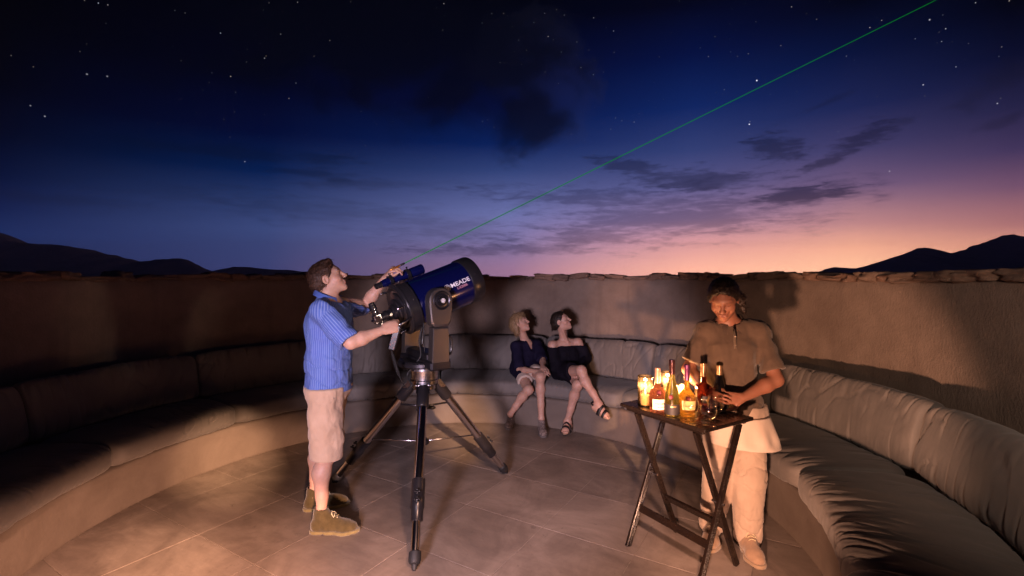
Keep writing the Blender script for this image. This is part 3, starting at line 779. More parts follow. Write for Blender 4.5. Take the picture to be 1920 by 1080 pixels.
# ------------------------------------------------------------------ tray table with bottles
HT = .864
TA, TB, TD_ = np.array([.681,2.946]), np.array([.997,2.425]), np.array([1.012,3.206])
ctr = (TB+TD_)/2; eL = unit(TB-TA); eS = unit(TD_-TA); LL = np.linalg.norm(TB-TA); SS = np.linalg.norm(TD_-TA)
e3L = np.array([*eL,0]); e3S = np.array([*eS,0]); e3S = unit(e3S-e3L*np.dot(e3S,e3L)); Z3 = np.array([0,0,1.])
def tt(l, s_, z): return np.array([*ctr,0])+e3L*l+e3S*s_+Z3*z
def _wood(n, b):
    p = geo_pos(n); q = mapping(n, p, (1,1,1), (0,0,R(58.8)))
    g_ = noise(n, mapping(n, q, (8,40,8)), 1.0, 5, .6, .4)
    basec(n, b, ramp(n, g_, [(.3,(.007,.0045,.004)),(.6,(.012,.007,.005)),(.8,(.016,.009,.006))])); bump(n, b, g_, .05, .002)
    roughn(n, b, noise(n, p, 20, 4).mr(.3,.7,.16,.34))
M_WOOD = mat('dark stained wood', rough=.25, spec=.5, build=_wood)
table = empty('tray_table', (ctr[0],ctr[1],0), 'dark wooden folding tray table with crossed legs, loaded with bottles', 'table')
m = MB(); m.box(tt(0,0,HT-.010), (LL/2,SS/2,.010), (e3L,e3S,Z3), .003); top = m.build('tabletop', M_WOOD, table, auto=30)
for s_ in (-1,1):
    m = MB(); m.box(tt(0,s_*(SS/2-.035),HT-.030), (LL/2-.03,.012,.0095), (e3L,e3S,Z3), .002); m.build('rail', M_WOOD, top, auto=30)
    for l in (-1,1):
        m = MB(); m.tube([tt(l*(LL/2-.075),s_*(SS/2-.035)-s_*.014,HT-.023), tt(l*(LL/2-.075),s_*(SS/2-.035)-s_*.02,HT-.05)], .004, 8); m.build('catch', M_SATIN, top)
ll = {}
for l in (-1, 1):
    for s_ in (-1, 1):                      # foot on side s_, head on the other side
        lo = l*(LL/2-.074) - (0.020*s_*l)
        a = tt(lo, -s_*(SS/2-.05), HT-.042); b = tt(lo, s_*(SS/2-.015), .0)
        ax = unit(b-a); b2 = b-ax*.0
        sd_ = unit(np.cross(e3L, ax)); mid = (a+b)/2; hl = np.linalg.norm(b-a)/2
        m = MB(); m.box(mid, (.0095,.0185,hl), (e3L, sd_, ax), .002)
        for q in (-.010, 0, .010): m.box(mid+sd_*q+e3L*l*.0, (.0112,.0022,hl-.01), (e3L, sd_, ax), .0006)
        lg = m.build('leg', M_WOOD, table, auto=30); ll[(l,s_)] = (a, b, ax)
    m = MB(); m.lathe([(.007,-.036),(.007,.036)], tt(l*(LL/2-.074),0,(HT-.04)*.5), e3L, 14); m.build('pivot_bolt', M_SATIN, table, auto=30)
for s_, z in ((-1,.215),(1,.25)):
    p0, p1 = [ll[(l,s_)][0]+ll[(l,s_)][2]*((ll[(l,s_)][0][2]-z)/-ll[(l,s_)][2][2]) for l in (-1,1)]
    m = MB(); ax = unit(p1-p0); lx = ll[(1,s_)][2]; m.box((p0+p1)/2, (np.linalg.norm(p1-p0)/2-.012,.009,.021), (ax, unit(np.cross(ax,lx)), lx), .002); m.build('stretcher', M_WOOD, table, auto=30)
m = MB(); m.lathe([(.010,-.05),(.010,.05)], tt(0,0,.2), e3L, 8)

def glassy(name, color, ior=1.38, rough=.015, scat=.0):
    def go(n, b):
        if not scat: return
        t = n.nodes.new('ShaderNodeBsdfTranslucent'); t.inputs[0].default_value = (*[min(1, c*1.05) for c in color], 1)
        m = n.nodes.new('ShaderNodeMixShader'); m.inputs[0].default_value = scat
        n.links.new(b.outputs[0], m.inputs[1]); n.links.new(t.outputs[0], m.inputs[2]); n.links.new(m.outputs[0], n.nodes['Material Output'].inputs[0])
    return mat(name, color, rough, 0, .5, build=go, Transmission_Weight=1.0, IOR=ior)
def _clear(n, b):
    t = n.nodes.new('ShaderNodeBsdfTransparent'); g_ = n.nodes.new('ShaderNodeBsdfGlossy'); t.inputs[0].default_value = (.96,.94,.91,1); g_.inputs['Roughness'].default_value = .02
    lw = n.nodes.new('ShaderNodeLayerWeight'); lw.inputs[0].default_value = .35
    k = E(n, lw.outputs['Facing'])**2.2*.75+.07
    m = n.nodes.new('ShaderNodeMixShader'); n.links.new(k.k, m.inputs[0]); n.links.new(t.outputs[0], m.inputs[1]); n.links.new(g_.outputs[0], m.inputs[2]); n.links.new(m.outputs[0], n.nodes['Material Output'].inputs[0])
G_CLEAR = mat('clear glass', build=_clear)
G_PINK = glassy('rose brown spirit in glass', (.80,.42,.34), scat=.15)
G_AMBER = glassy('golden spirit in glass', (.98,.64,.18), scat=.26)
G_GREEN = glassy('frosted green glass', (.50,.47,.20), 1.35, .18, .20)
G_DARK = glassy('dark brown spirit in glass', (.30,.08,.06), scat=.08)
M_BBLK = mat('black bottle glass', (.006,.005,.005), .08, 0, .6)
def foil(name, c=(.3,.2,.1), r=.3): return mat(name, c, r, .6)
def paper(name, c): return mat(name, c, .7, 0, .3)
M_INK = mat('dark ink', (.03,.02,.02), .6)
def bottle(pos, prof, glass, label, cap, capmat, parts=(), sq=None, rz=0, kindlabel='', seg=40):
    r = empty('bottle', (pos[0],pos[1],HT+.0012), label, 'bottle', 'liquor bottles on the tray table', rz)
    m = MB(); m.lathe(prof, (0,0,0), (0,0,1), seg, sq); m.build('glass_body', glass, r, True, True, 35)
    m = MB(); m.lathe(cap, (0,0,0), (0,0,1), 28); m.build('cap', capmat, r, True, True, 30)
    for p in parts: p(r)
    return r
def wrap_label(name, rad, z0, z1, half, m_, az, txt=None, tm=None, size=.012, tz=None, bulge=None):
    """a paper label bent round the bottle, with its print"""
    def go(r):
        n, k = 24, 8; v = []; f = []
        for i in range(n+1):
            a = az-half+2*half*i/n
            for j in range(k+1):
                z = z0+(z1-z0)*j/k; q = rad if bulge is None else np.interp(z, *bulge)+.0012; v.append((q*math.cos(a), q*math.sin(a), z))
        for i in range(n):
            for j in range(k): b = i*(k+1)+j; f.append([b,b+k+1,b+k+2,b+1])
        mesh_obj(name, v, f, m_, r, True, True)
        for t, s_, zz, mm in (txt or []):
            tv, tf = text_mesh(t, s_, .0003); tv[:,0] -= (tv[:,0].max()+tv[:,0].min())/2
            q = (rad if bulge is None else np.interp(zz, *bulge)+.0012)+.0008; a = az+tv[:,0]/q
            mesh_obj('print', np.c_[q*np.cos(a), q*np.sin(a), zz+tv[:,1]], tf, mm, r, False, True)
    return go
def medallion(rad, z, az, s_, m_):
    def go(r):
        c = np.array([rad*math.cos(az), rad*math.sin(az), z]); n = np.array([math.cos(az), math.sin(az), 0])
        m = MB(); m.lathe([(s_,-.004),(s_,.002),(s_*.8,.004),(s_*.55,.003),(0,.004)], c, n, 24); m.build('seal', m_, r, True, True, 30)
    return go
FR = -math.pi/2-.1                        # towards the picture's viewpoint
cream = paper('cream paper', (.72,.56,.42))
b1 = G(1233,772,HT)
bottle(b1, [(.040,0),(.046,.004),(.047,.012),(.047,.095),(.044,.112),(.034,.132),(.020,.147),(.0145,.158),(.0140,.166)], G_PINK, 'squat rosy brown cognac bottle with cream label and copper neck foil', [(.0135,.164),(.0155,.165),(.0152,.236),(.0162,.238),(.0162,.250),(.015,.252),(0,.252)], foil('copper foil', (.62,.36,.24), .32),
 [wrap_label('label', .0482, .022, .080, 1.0, cream, FR+.2, [('Hennessy', .0165, .052, M_INK), ('VERY SPECIAL', .0075, .034, M_INK)]), medallion(.040, .118, FR, .013, foil('dark red wax', (.10,.015,.02), .4))])
b2 = G(1260,778,HT); s_ = 1.0
bottle(b2, [(.036,0),(.041,.004),(.042,.012),(.042,.05),(.041,.085),(.036,.125),(.027,.165),(.018,.195),(.0145,.215),(.0140,.232)], G_GREEN, 'tall slender frosted green bottle with a long dark foil neck', [(.0138,.229),(.0158,.230),(.0150,.268),(.0165,.272),(.0165,.305),(.0155,.310),(0,.310)], foil('dark foil', (.05,.018,.02), .25),
 [wrap_label('label', .0432, .008, .066, 1.5, mat('black paper', (.012,.008,.009), .6), FR, [('V.S.O.P', .010, .052, foil('gold print', (.65,.42,.16), .3))], bulge=([0,.05,.085],[.042,.042,.041])), medallion(.040, .108, FR-.35, .0135, foil('dark red wax', (.10,.015,.02), .4))], seg=44)
b3 = G(1288,779,HT)
prof3 = [(.036,0),(.042,.004),(.043,.03),(.0475,.055),(.0485,.078),(.046,.10),(.038,.122),(.026,.138),(.0165,.149),(.0135,.162),(.0135,.20)]
bottle(b3, prof3, G_AMBER, 'round golden bottle with cream label and purple neck foil', [(.0135,.198),(.0152,.199),(.0150,.262),(.0165,.265),(.0165,.282),(.0155,.284),(0,.284)], foil('purple foil', (.13,.03,.09), .35),
 [wrap_label('label', .049, .040, .090, .85, paper('pale yellow paper', (.78,.66,.34)), FR+.05, [('COURVOISIER', .0085, .060, mat('purple ink', (.10,.03,.10), .6)), ('VSOP', .010, .046, mat('purple ink'))], bulge=([p[1] for p in prof3],[p[0] for p in prof3])), medallion(.0455, .105, FR-.1, .0125, foil('dark red wax', (.10,.015,.02), .4))])
b4 = G(1319,767,HT)
bottle(b4, [(.036,0),(.042,.004),(.043,.015),(.043,.12),(.040,.135),(.028,.148),(.0165,.156),(.0145,.166),(.0145,.195)], G_DARK, 'square shouldered dark red brown bottle behind the brandy glasses', [(.0145,.192),(.0165,.193),(.0160,.214),(.0185,.216),(.0185,.240),(.0175,.262),(.0185,.264),(.0185,.268),(0,.268)], foil('bronze cap', (.32,.20,.11), .25),
 [wrap_label('label', .0485, .045, .085, .6, mat('black paper'), FR, [('KWV', .016, .058, cream)])], sq=5)
b5 = G(1349,766,HT)
bottle(b5, [(.044,0),(.049,.004),(.050,.015),(.048,.05),(.040,.095),(.028,.145),(.019,.18),(.0160,.20)], M_BBLK, 'conical black bottle gripped by the hand of the waitress', [(.0160,.198),(.0175,.2),(.0170,.232),(.0185,.234),(.0185,.254),(0,.256)], foil('bronze cap'),
 [wrap_label('label', .046, .03, .07, .9, mat('black paper'), FR-.3, [('XO', .016, .042, foil('gold print'))], bulge=([0,.05,.095],[.05,.048,.040]))])
# snifters
def snifter(pos, label, s_=1.0):
    r = empty('brandy_glass', (pos[0],pos[1],HT+.0012), label, 'glass', 'brandy glasses on the tray table')
    outer = [(.032,0),(.032,.002),(.010,.006),(.0048,.012),(.0045,.026),(.010,.034),(.028,.046),(.040,.066),(.0425,.082),(.040,.100),(.034,.122),(.0305,.134)]
    inner = [(.0295,.134),(.0330,.121),(.0388,.100),(.0412,.082),(.0388,.067),(.027,.048),(.010,.038),(0,.037)]
    m = MB(); m.lathe([(x*s_,z*s_) for x, z in [(0,0)]+outer+inner], (0,0,0), (0,0,1), 40); m.build('bowl', G_CLEAR, r, True, True)
snifter(G(1296,790,HT), 'brandy glass in front of the round golden bottle, leftmost of the three')
snifter(G(1329,799,HT), 'brandy glass nearest the front corner of the tray table')
snifter(G(1341,788,HT), 'brandy glass closest to the hand of the waitress', 1.03)
# candle glasses
def _thin(n, b):
    o = n.nodes['Material Output']; t = n.nodes.new('ShaderNodeBsdfTransparent'); g_ = n.nodes.new('ShaderNodeBsdfGlossy'); tr = n.nodes.new('ShaderNodeBsdfTranslucent')
    t.inputs[0].default_value = (.98,.90,.78,1); g_.inputs['Roughness'].default_value = .05; tr.inputs[0].default_value = (.95,.80,.58,1)
    p = coord(n, 'Object'); vv = n.nodes.new('ShaderNodeTexVoronoi'); vv.inputs['Scale'].default_value = 42; n.links.new(mapping(n, p, (1,1,.8)).k, vv.inputs['Vector'])
    k = E(n, vv.outputs['Distance']).ss(.25,.55)
    x, y, z = sep(n, p); band = z.ss(.012,.03)*(1.0-z.ss(.125,.15))
    m1 = n.nodes.new('ShaderNodeMixShader'); n.links.new((k*.16*band+.03).k, m1.inputs[0]); n.links.new(t.outputs[0], m1.inputs[1]); n.links.new(tr.outputs[0], m1.inputs[2])
    fr = n.nodes.new('ShaderNodeFresnel'); fr.inputs[0].default_value = 1.45
    m2 = n.nodes.new('ShaderNodeMixShader'); n.links.new(fr.outputs[0], m2.inputs[0]); n.links.new(m1.outputs[0], m2.inputs[1]); n.links.new(g_.outputs[0], m2.inputs[2]); n.links.new(m2.outputs[0], o.inputs[0])
M_FROST = mat('etched glass', build=_thin)
def _wax(n, b): b.inputs['Base Color'].default_value = (.62,.42,.20,1); b.inputs['Emission Color'].default_value = (1,.46,.13,1); b.inputs['Emission Strength'].default_value = .2
def _flame(n, b): b.inputs['Emission Color'].default_value = (1,.62,.22,1); b.inputs['Emission Strength'].default_value = 9
M_WAX = mat('glowing wax', build=_wax, rough=.5, Subsurface_Weight=.5); M_FLAME = mat('candle flame', build=_flame)
def candle(pos, rad, hgt, label, power):
    r = empty('candle_lantern', (pos[0],pos[1],HT+.0012), label, 'candle lantern', 'glass candle lanterns on the tray table')
    m = MB(); m.lathe([(rad,0.004),(rad,hgt),(rad-.0022,hgt),(rad-.0022,.005)], (0,0,0), (0,0,1), 40); m.build('glass_cylinder', M_FROST, r, True, True, 30)
    m = MB(); m.lathe([(0,0),(rad+.001,0),(rad+.001,.004),(0,.004)], (0,0,0), (0,0,1), 40); m.build('glass_base', M_FROST, r, True, True, 30); m = MB(); m.lathe([(rad-.003,hgt),(rad+.0012,hgt),(rad+.0012,hgt+.003),(rad-.003,hgt+.003)], (0,0,0), (0,0,1), 40); m.build('rim', M_FROST, r, True, True, 30)
    ch = hgt*.36; m = MB(); m.lathe([(0,.005),(rad*.58,.005),(rad*.58,ch-.003),(rad*.53,ch),(rad*.3,ch-.004),(0,ch-.006)], (0,0,0), (0,0,1), 28); cd = m.build('candle', M_WAX, r, True, True, 35)
    m = MB(); m.lathe([(0,ch),(.004,ch+.004),(.0058,ch+.012),(.0045,ch+.022),(.0015,ch+.033),(0,ch+.036)], (0,0,0), (0,0,1), 14); m.build('flame', M_FLAME, cd, True, True)
    m = MB(); m.tube([(0,0,ch-.008),(0,0,ch+.006)], .0012, 6); m.build('wick', M_INK, cd, True, True)
    l = bpy.data.lights.new('candle_light', 'POINT'); l.energy = power; l.color = (1,.50,.22); l.shadow_soft_size = .012
    o = bpy.data.objects.new('candle_light', l); COL.objects.link(o); o.parent = r; o.location = (0,0,ch+.075)
candle(G(1210,760,HT), .044, .176, 'etched glass candle lantern at the left end of the tray table', 2.6)
candle(G(1252,748,HT), .040, .170, 'glowing candle lantern behind the tall green bottle', 3.6)
candle(G(1279,758,HT), .036, .115, 'small glowing candle lantern behind the round golden bottle', 11.0)
# ------------------------------------------------------------------ bodies: blended limbs turned into one surface
class Sdf:
    def __init__(s): s.ops = []
    def rc(s, a, b, ra, rb, k=.02, side=None, ks=1.0, op='u'):
        s.ops.append(('rc', np.asarray(a,float), np.asarray(b,float), ra, rb, k, None if side is None else unit(side), ks, op)); return s
    def el(s, c, r, A=None, k=.02, op='u'):
        r = np.full(3, r, float) if np.isscalar(r) else np.asarray(r, float)
        s.ops.append(('el', np.asarray(c,float), r, None if A is None else np.array([unit(a) for a in A]), k, op)); return s
    def cut(s, p, n, k=.004): s.ops.append(('cut', np.asarray(p,float), unit(n), k)); return s       # keeps the side n points away from
    def sub(s, other, off=0.0, k=.002): s.ops.append(('sub', other, off, k)); return s
    def add(s, other, k=.02, off=0.0): s.ops.append(('add', other, k, off)); return s
    def box(s):
        lo, hi = np.full(3, 9e9), np.full(3, -9e9)
        for o in s.ops:
            if o[0] == 'rc' and o[8] == 'u':
                m = max(o[3], o[4])*max(1, o[7]); q = np.array([o[1]-m, o[1]+m, o[2]-m, o[2]+m])
            elif o[0] == 'el' and o[5] == 'u': m = o[2].max(); q = np.array([o[1]-m, o[1]+m])
            elif o[0] == 'add': q = np.array(o[1].box())
            else: continue
            lo = np.minimum(lo, q.min(0)); hi = np.maximum(hi, q.max(0))
        return lo, hi
    def field(s, gx, gy, gz):
        h = gx[1]-gx[0]; f = np.full((len(gx), len(gy), len(gz)), .5, np.float32); org = np.array([gx[0], gy[0], gz[0]]); sh = np.array(f.shape)
        def sl(lo, hi, m):
            i0 = np.clip(((lo-m-org)/h).astype(int), 0, sh-1); i1 = np.clip(((hi+m-org)/h).astype(int)+2, 1, sh)
            return tuple(slice(a, max(b, a+1)) for a, b in zip(i0, i1))
        def blend(w, d, k, op):
            o = f[w]
            if op == 'u':
                t = np.maximum(k-np.abs(o-d), 0)/k; f[w] = np.minimum(o, d)-t*t*k*.25
            else:
                d = -d; t = np.maximum(k-np.abs(o-d), 0)/k; f[w] = np.maximum(o, d)+t*t*k*.25
        for o in s.ops:
            if o[0] == 'rc':
                _, a, b, ra, rb, k, side, ks, op = o; m = max(ra, rb)*max(1, ks)+k+.012
                w = sl(np.minimum(a, b), np.maximum(a, b), m)
                X = (gx[w[0]]-a[0])[:,None,None]; Y = (gy[w[1]]-a[1])[None,:,None]; Z = (gz[w[2]]-a[2])[None,None,:]
                ba = b-a; t = np.clip((X*ba[0]+Y*ba[1]+Z*ba[2])/np.dot(ba, ba), 0, 1)
                wx, wy, wz = X-t*ba[0], Y-t*ba[1], Z-t*ba[2]; q = wx*wx+wy*wy+wz*wz
                if side is not None:
                    e = wx*side[0]+wy*side[1]+wz*side[2]; q = q-e*e+(e/ks)**2
                blend(w, (np.sqrt(q)-(ra+(rb-ra)*t)).astype(np.float32), k, op)
            elif o[0] == 'el':
                _, c, r, A, k, op = o; m = k+.012; R_ = r.max() if A is not None else r
                w = sl(c-R_, c+R_, m)
                X = (gx[w[0]]-c[0])[:,None,None]; Y = (gy[w[1]]-c[1])[None,:,None]; Z = (gz[w[2]]-c[2])[None,None,:]
                A = np.eye(3) if A is None else A
                q = [X*A[i][0]+Y*A[i][1]+Z*A[i][2] for i in range(3)]
                k0 = np.sqrt(sum((q[i]/r[i])**2 for i in range(3))); k1 = np.sqrt(sum((q[i]/r[i]**2)**2 for i in range(3)))+1e-9
                blend(w, (k0*(k0-1)/k1).astype(np.float32), k, op)
            elif o[0] == 'cut':
                _, p, n, k = o
                d = ((gx-p[0])*n[0])[:,None,None]+((gy-p[1])*n[1])[None,:,None]+((gz-p[2])*n[2])[None,None,:]
                t = np.maximum(k-np.abs(f-d), 0)/k; f = (np.maximum(f, d)+t*t*k*.25).astype(np.float32)
            elif o[0] == 'sub':
                g_ = o[1].field(gx, gy, gz)-o[2]; f = np.maximum(f, -g_)
            elif o[0] == 'add':
                g_ = o[1].field(gx, gy, gz)-o[3]; k = o[2]; t = np.maximum(k-np.abs(f-g_), 0)/k; f = np.minimum(f, g_)-t*t*k*.25
        return f
    def mesh(s, h=.006, pad=.02, thin=None):
        lo, hi = s.box(); lo = lo-pad; hi = hi+pad
        g_ = [np.arange(lo[i], hi[i]+h, h) for i in range(3)]
        f = s.field(*g_)
        if thin: f = np.maximum(f, -f-thin)
        return nets(f, lo, h)
def nets(f, org, h):
    s = f < 0
    c = [s[a:s.shape[0]-1+a, b:s.shape[1]-1+b, d_:s.shape[2]-1+d_] for a in (0,1) for b in (0,1) for d_ in (0,1)]
    tot = sum(x.astype(np.int8) for x in c); act = (tot > 0) & (tot < 8)
    ii = np.argwhere(act); idx = np.full(act.shape, -1, np.int64); idx[act] = np.arange(len(ii))
    co = np.array([(a,b,d_) for a in (0,1) for b in (0,1) for d_ in (0,1)])
    val = np.stack([f[ii[:,0]+a, ii[:,1]+b, ii[:,2]+d_] for a, b, d_ in co], 1)
    acc = np.zeros((len(ii), 3)); cnt = np.zeros(len(ii))
    for i in range(8):
        for j in range(i+1, 8):
            if np.abs(co[i]-co[j]).sum() != 1: continue
            va, vb = val[:,i], val[:,j]; m = (va < 0) != (vb < 0); t = np.where(m, va/(va-vb+1e-20), 0)
            acc += (co[i]+t[:,None]*(co[j]-co[i]))*m[:,None]; cnt += m
    v = org+(ii+acc/cnt[:,None])*h
    fs = []
    for ax in range(3):
        o1, o2 = [(1,2),(2,0),(0,1)][ax]
        a = [slice(None)]*3; b = [slice(None)]*3; a[ax] = slice(0,-1); b[ax] = slice(1,None)
        sa, sb = s[tuple(a)], s[tuple(b)]; e = np.argwhere(sa != sb)
        e = e[(e[:,o1] > 0) & (e[:,o2] > 0) & (e[:,o1] < s.shape[o1]-1) & (e[:,o2] < s.shape[o2]-1)]
        if not len(e): continue
        d1 = np.zeros(3, int); d1[o1] = 1; d2 = np.zeros(3, int); d2[o2] = 1
        g_ = lambda q: idx[q[:,0], q[:,1], q[:,2]]
        q = np.stack([g_(e-d1-d2), g_(e-d2), g_(e), g_(e-d1)], 1)
        fl = ~sa[e[:,0], e[:,1], e[:,2]]; q[fl] = q[fl][:, ::-1]; fs.append(q)
    q = np.concatenate(fs); q = q[(q >= 0).all(1)]
    return v, q
def relax(v, f, it=1, w=.5):
    n = len(v)
    for _ in range(it):
        acc = np.zeros((n,3)); cnt = np.zeros(n)
        for a, b in ((0,1),(1,2),(2,3),(3,0)):
            np.add.at(acc, f[:,a], v[f[:,b]]); np.add.at(cnt, f[:,a], 1); np.add.at(acc, f[:,b], v[f[:,a]]); np.add.at(cnt, f[:,b], 1)
        v = v+w*(acc/np.maximum(cnt,1)[:,None]-v)
    return v
def vnormals(v, f):
    n = np.cross(v[f[:,2]]-v[f[:,0]], v[f[:,3]]-v[f[:,1]]); r = np.zeros_like(v)
    for i in range(4): np.add.at(r, f[:,i], n)
    return r/(np.linalg.norm(r, axis=1)[:,None]+1e-12)
def part(name, sd, m_, parent, h=.006, it=1, disp=None, attr=None, thin=None):
    v, f = sd.mesh(h, thin=thin); v = relax(v, f, it)
    if disp is not None: v = v+vnormals(v, f)*disp(v)[:,None]
    o = mesh_obj(name, v, f, m_, parent)
    if attr is not None:
        nm, val = attr[0], attr[1](v)
        if val.ndim == 1: a = o.data.attributes.new(nm, 'FLOAT', 'POINT'); a.data.foreach_set('value', val.astype(np.float32))
        else:
            a = o.data.attributes.new(nm, 'FLOAT_COLOR', 'POINT'); a.data.foreach_set('color', np.c_[val, np.ones(len(val))].astype(np.float32).ravel())
    return o

class Head:
    """a head frame: c the middle of the head, right / forward / up"""
    def __init__(s, c, fwd, up=(0,0,1), k=1.0):
        s.c = np.asarray(c, float); s.f = unit(fwd); s.r = unit(np.cross(s.f, up)); s.u = np.cross(s.r, s.f); s.k = k
        s.A = (s.r, s.f, s.u)
    def p(s, x, y, z): return s.c+s.k*(s.r*x+s.f*y+s.u*z)
    def loc(s, v): d_ = (v-s.c)/s.k; return np.c_[d_@s.r, d_@s.f, d_@s.u]
    def prims(s, b, smile=0.0, female=False):
        K = s.k; E_ = lambda c, r, k=.012, op='u': b.el(s.p(*c), np.array(r)*K, s.A, k*K, op)
        E_((0,-.012,.032), (.073,.094,.083), .02)
        E_((0,-.030,.005), (.068,.080,.075), .03)
        b.rc(s.p(0,.034,.0), s.p(0,.050,-.075), .058*K, .034*K, .03*K, s.r, 1.0)
        jw = .050 if female else .056
        E_((0,.022,-.058), (jw,.058,.046), .03)
        E_((0,.074,-.098), (.021,.017,.017), .022)
        for q in (-1,1):
            E_((q*.038,.056,-.030), (.026,.026,.022+.003*smile), .022)
            E_((q*.033,.086,.004), (.018,.013,.012), .012, 's')
            E_((q*.031,.072,.003), (.0135,.0135,.0125), .004)
            E_((q*.077,-.008,-.008), (.008,.019,.030), .008)
            E_((q*.081,-.004,-.008), (.006,.009,.018), .006, 's')
            E_((q*.0125,.102,-.031), (.0085,.010,.0075), .006)
        E_((0,.076,.028), (.052,.014,.011), .02)
        b.rc(s.p(0,.086,.018), s.p(0,.112,-.026), .0075*K, .0115*K, .010*K)
        w = .023+.006*smile
        E_((0,.092,-.054), (w,.0085,.0055), .006)
        E_((0,.089,-.067), (w*.85,.0090,.0065), .006)
        E_((0,.101,-.0605), (w*1.05,.012,.0016+.0022*smile), .004, 's')
        if smile:
            for q in (-1,1): E_((q*.037,.079,-.050), (.0045,.010,.016), .010, 's')
    def hair_cap(s, thick=.013, line=.040, slope=.55, nape=-.030):
        K = s.k; hsd = Sdf()
        hsd.el(s.p(0,-.012,.032), np.array([.073,.094,.083])*K+thick, s.A, .01)
        hsd.el(s.p(0,-.030,.005), np.array([.068,.080,.075])*K+thick, s.A, .02)
        n = s.f-slope*s.u; hsd.cut(s.p(0,line,0), n, .012)
        n = -s.u+.63*s.f; hsd.cut(s.p(0,0,nape), n, .010)
        for q in (-1,1): hsd.el(s.p(q*.085,-.004,-.006), np.array([.035,.023,.033])*K, s.A, .008, 's')
        return hsd
    def tint(s, v, skin, lip, brow, blush=.25, lash=None, es=.72):
        q = s.loc(v); c = np.repeat(np.array(skin)[None], len(v), 0)
        def g_(cx, cy, cz, rx, ry, rz, pw=1.0): return np.clip(1.4-1.4*np.sqrt(((q[:,0]-cx)/rx)**2+((q[:,1]-cy)/ry)**2+((q[:,2]-cz)/rz)**2), 0, 1)**pw
        def mix(w, col, amt=1.0):
            nonlocal c
            c = c*(1-(w*amt)[:,None])+np.array(col)*(w*amt)[:,None]
        rd = np.array(skin)*np.array([1.05,.72,.66])
        for x in (-1,1): mix(g_(x*.042,.06,-.03,.035,.05,.03), rd, blush)
        mix(g_(0,.11,-.03,.02,.02,.02), rd, blush*.8)
        mix(g_(0,.095,-.054,.028,.024,.0085), lip, .9); mix(g_(0,.092,-.067,.025,.024,.0095), lip, .9)
        for x in (-1,1):
            mix(g_(x*.033,.09,.027,.026,.03,.0085*es), brow, .7)
            mix(g_(x*.031,.088,-.001,.020,.02,.0070*es), lash or brow, .85)
        return c
def M_skin(name):
    def go(n, b):
        a = n.nodes.new('ShaderNodeAttribute'); a.attribute_name = 'tint'
        c = mixc(n, noise(n, geo_pos(n), 60, 4).mr(.3,.7,0,.22), E(n, a.outputs['Color']), (.30,.10,.07)) if True else None
        basec(n, b, c); bump(n, b, noise(n, geo_pos(n), 350, 2), .08, .002)
        b.inputs['Subsurface Weight'].default_value = .12; b.inputs['Subsurface Radius'].default_value = (.02,.008,.004); b.inputs['Subsurface Scale'].default_value = .3
    return mat(name, rough=.48, spec=.4, build=go)
def hand(b, w, fwd, back, thumb, curl=((.5,.7,.5),)*4, k=1.0, tc=.3, spread=.12, tf=None, fan=0):
    """w wrist, fwd to the knuckles, back = outward normal of the back, thumb = +-1 side; bends per finger"""
    fwd = unit(fwd); back = unit(np.asarray(back)-fwd*np.dot(back, fwd)); lat = np.cross(fwd, back)*thumb
    w = np.asarray(w, float)
    rr = (.0090,.0092,.0088,.0078); ln = (.95,1.05,.98,.78); off = (.030,.0105,-.0095,-.028); kn = (.088,.092,.087,.078)
    for i in range(4):
        kp = w+k*(fwd*kn[i]+lat*off[i]-back*(.002 if i in (1,2) else .005))
        b.rc(w+k*(fwd*.012+lat*off[i]*.62), kp, .0150*k, .0115*k, .014*k)
        d_ = unit(fwd+lat*(1.5-i)*spread*.5); p = kp; ax = back; ang = 0
        for j, L in enumerate((.044,.028,.021)):
            ang += curl[i][j]
            dr = d_*math.cos(ang)-ax*math.sin(ang); q = p+dr*L*ln[i]*k
            b.rc(p, q, (rr[i]-.0006*j)*k, (rr[i]-.0007*(j+1))*k, .0035*k); p = q
    b.el(w+k*(fwd*.045+lat*.004), np.array([.036,.042,.014])*k, (lat,fwd,back), .012*k)
    t0 = w+k*(fwd*.020+lat*.022); d1 = unit(fwd*.62+lat*.70-back*.35) if tf is None else unit(fwd*tf[0]+lat*tf[1]+back*tf[2])
    t1 = t0+d1*.044*k; d2 = unit(d1+fwd*.5-lat*tc-back*.25); t2 = t1+d2*.032*k; d3 = unit(d2+fwd*.3-lat*tc); t3 = t2+d3*.025*k
    b.rc(t0, t1, .0165*k, .0120*k, .014*k); b.rc(t1, t2, .0112*k, .0102*k, .004*k); b.rc(t2, t3, .0102*k, .0082*k, .004*k)
def arm(b, S, E_, Wr, k=1.0, up=(.050,.042,.040), fo=(.044,.026), side=None):
    S, E_, Wr = map(np.asarray, (S, E_, Wr))
    b.el(S, .056*k, None, .03); b.rc(S, E_, up[0]*k, up[1]*k, .03); m_ = S+(E_-S)*.45; b.rc(m_-(E_-S)*.1, m_+(E_-S)*.15, up[0]*.98*k, up[0]*.95*k, .03)
    d_ = Wr-E_; b.rc(E_, E_+d_*.32, up[2]*k, fo[0]*k, .02); b.rc(E_+d_*.32, Wr, fo[0]*k, fo[1]*k, .02, side, 1.18 if side is not None else 1)
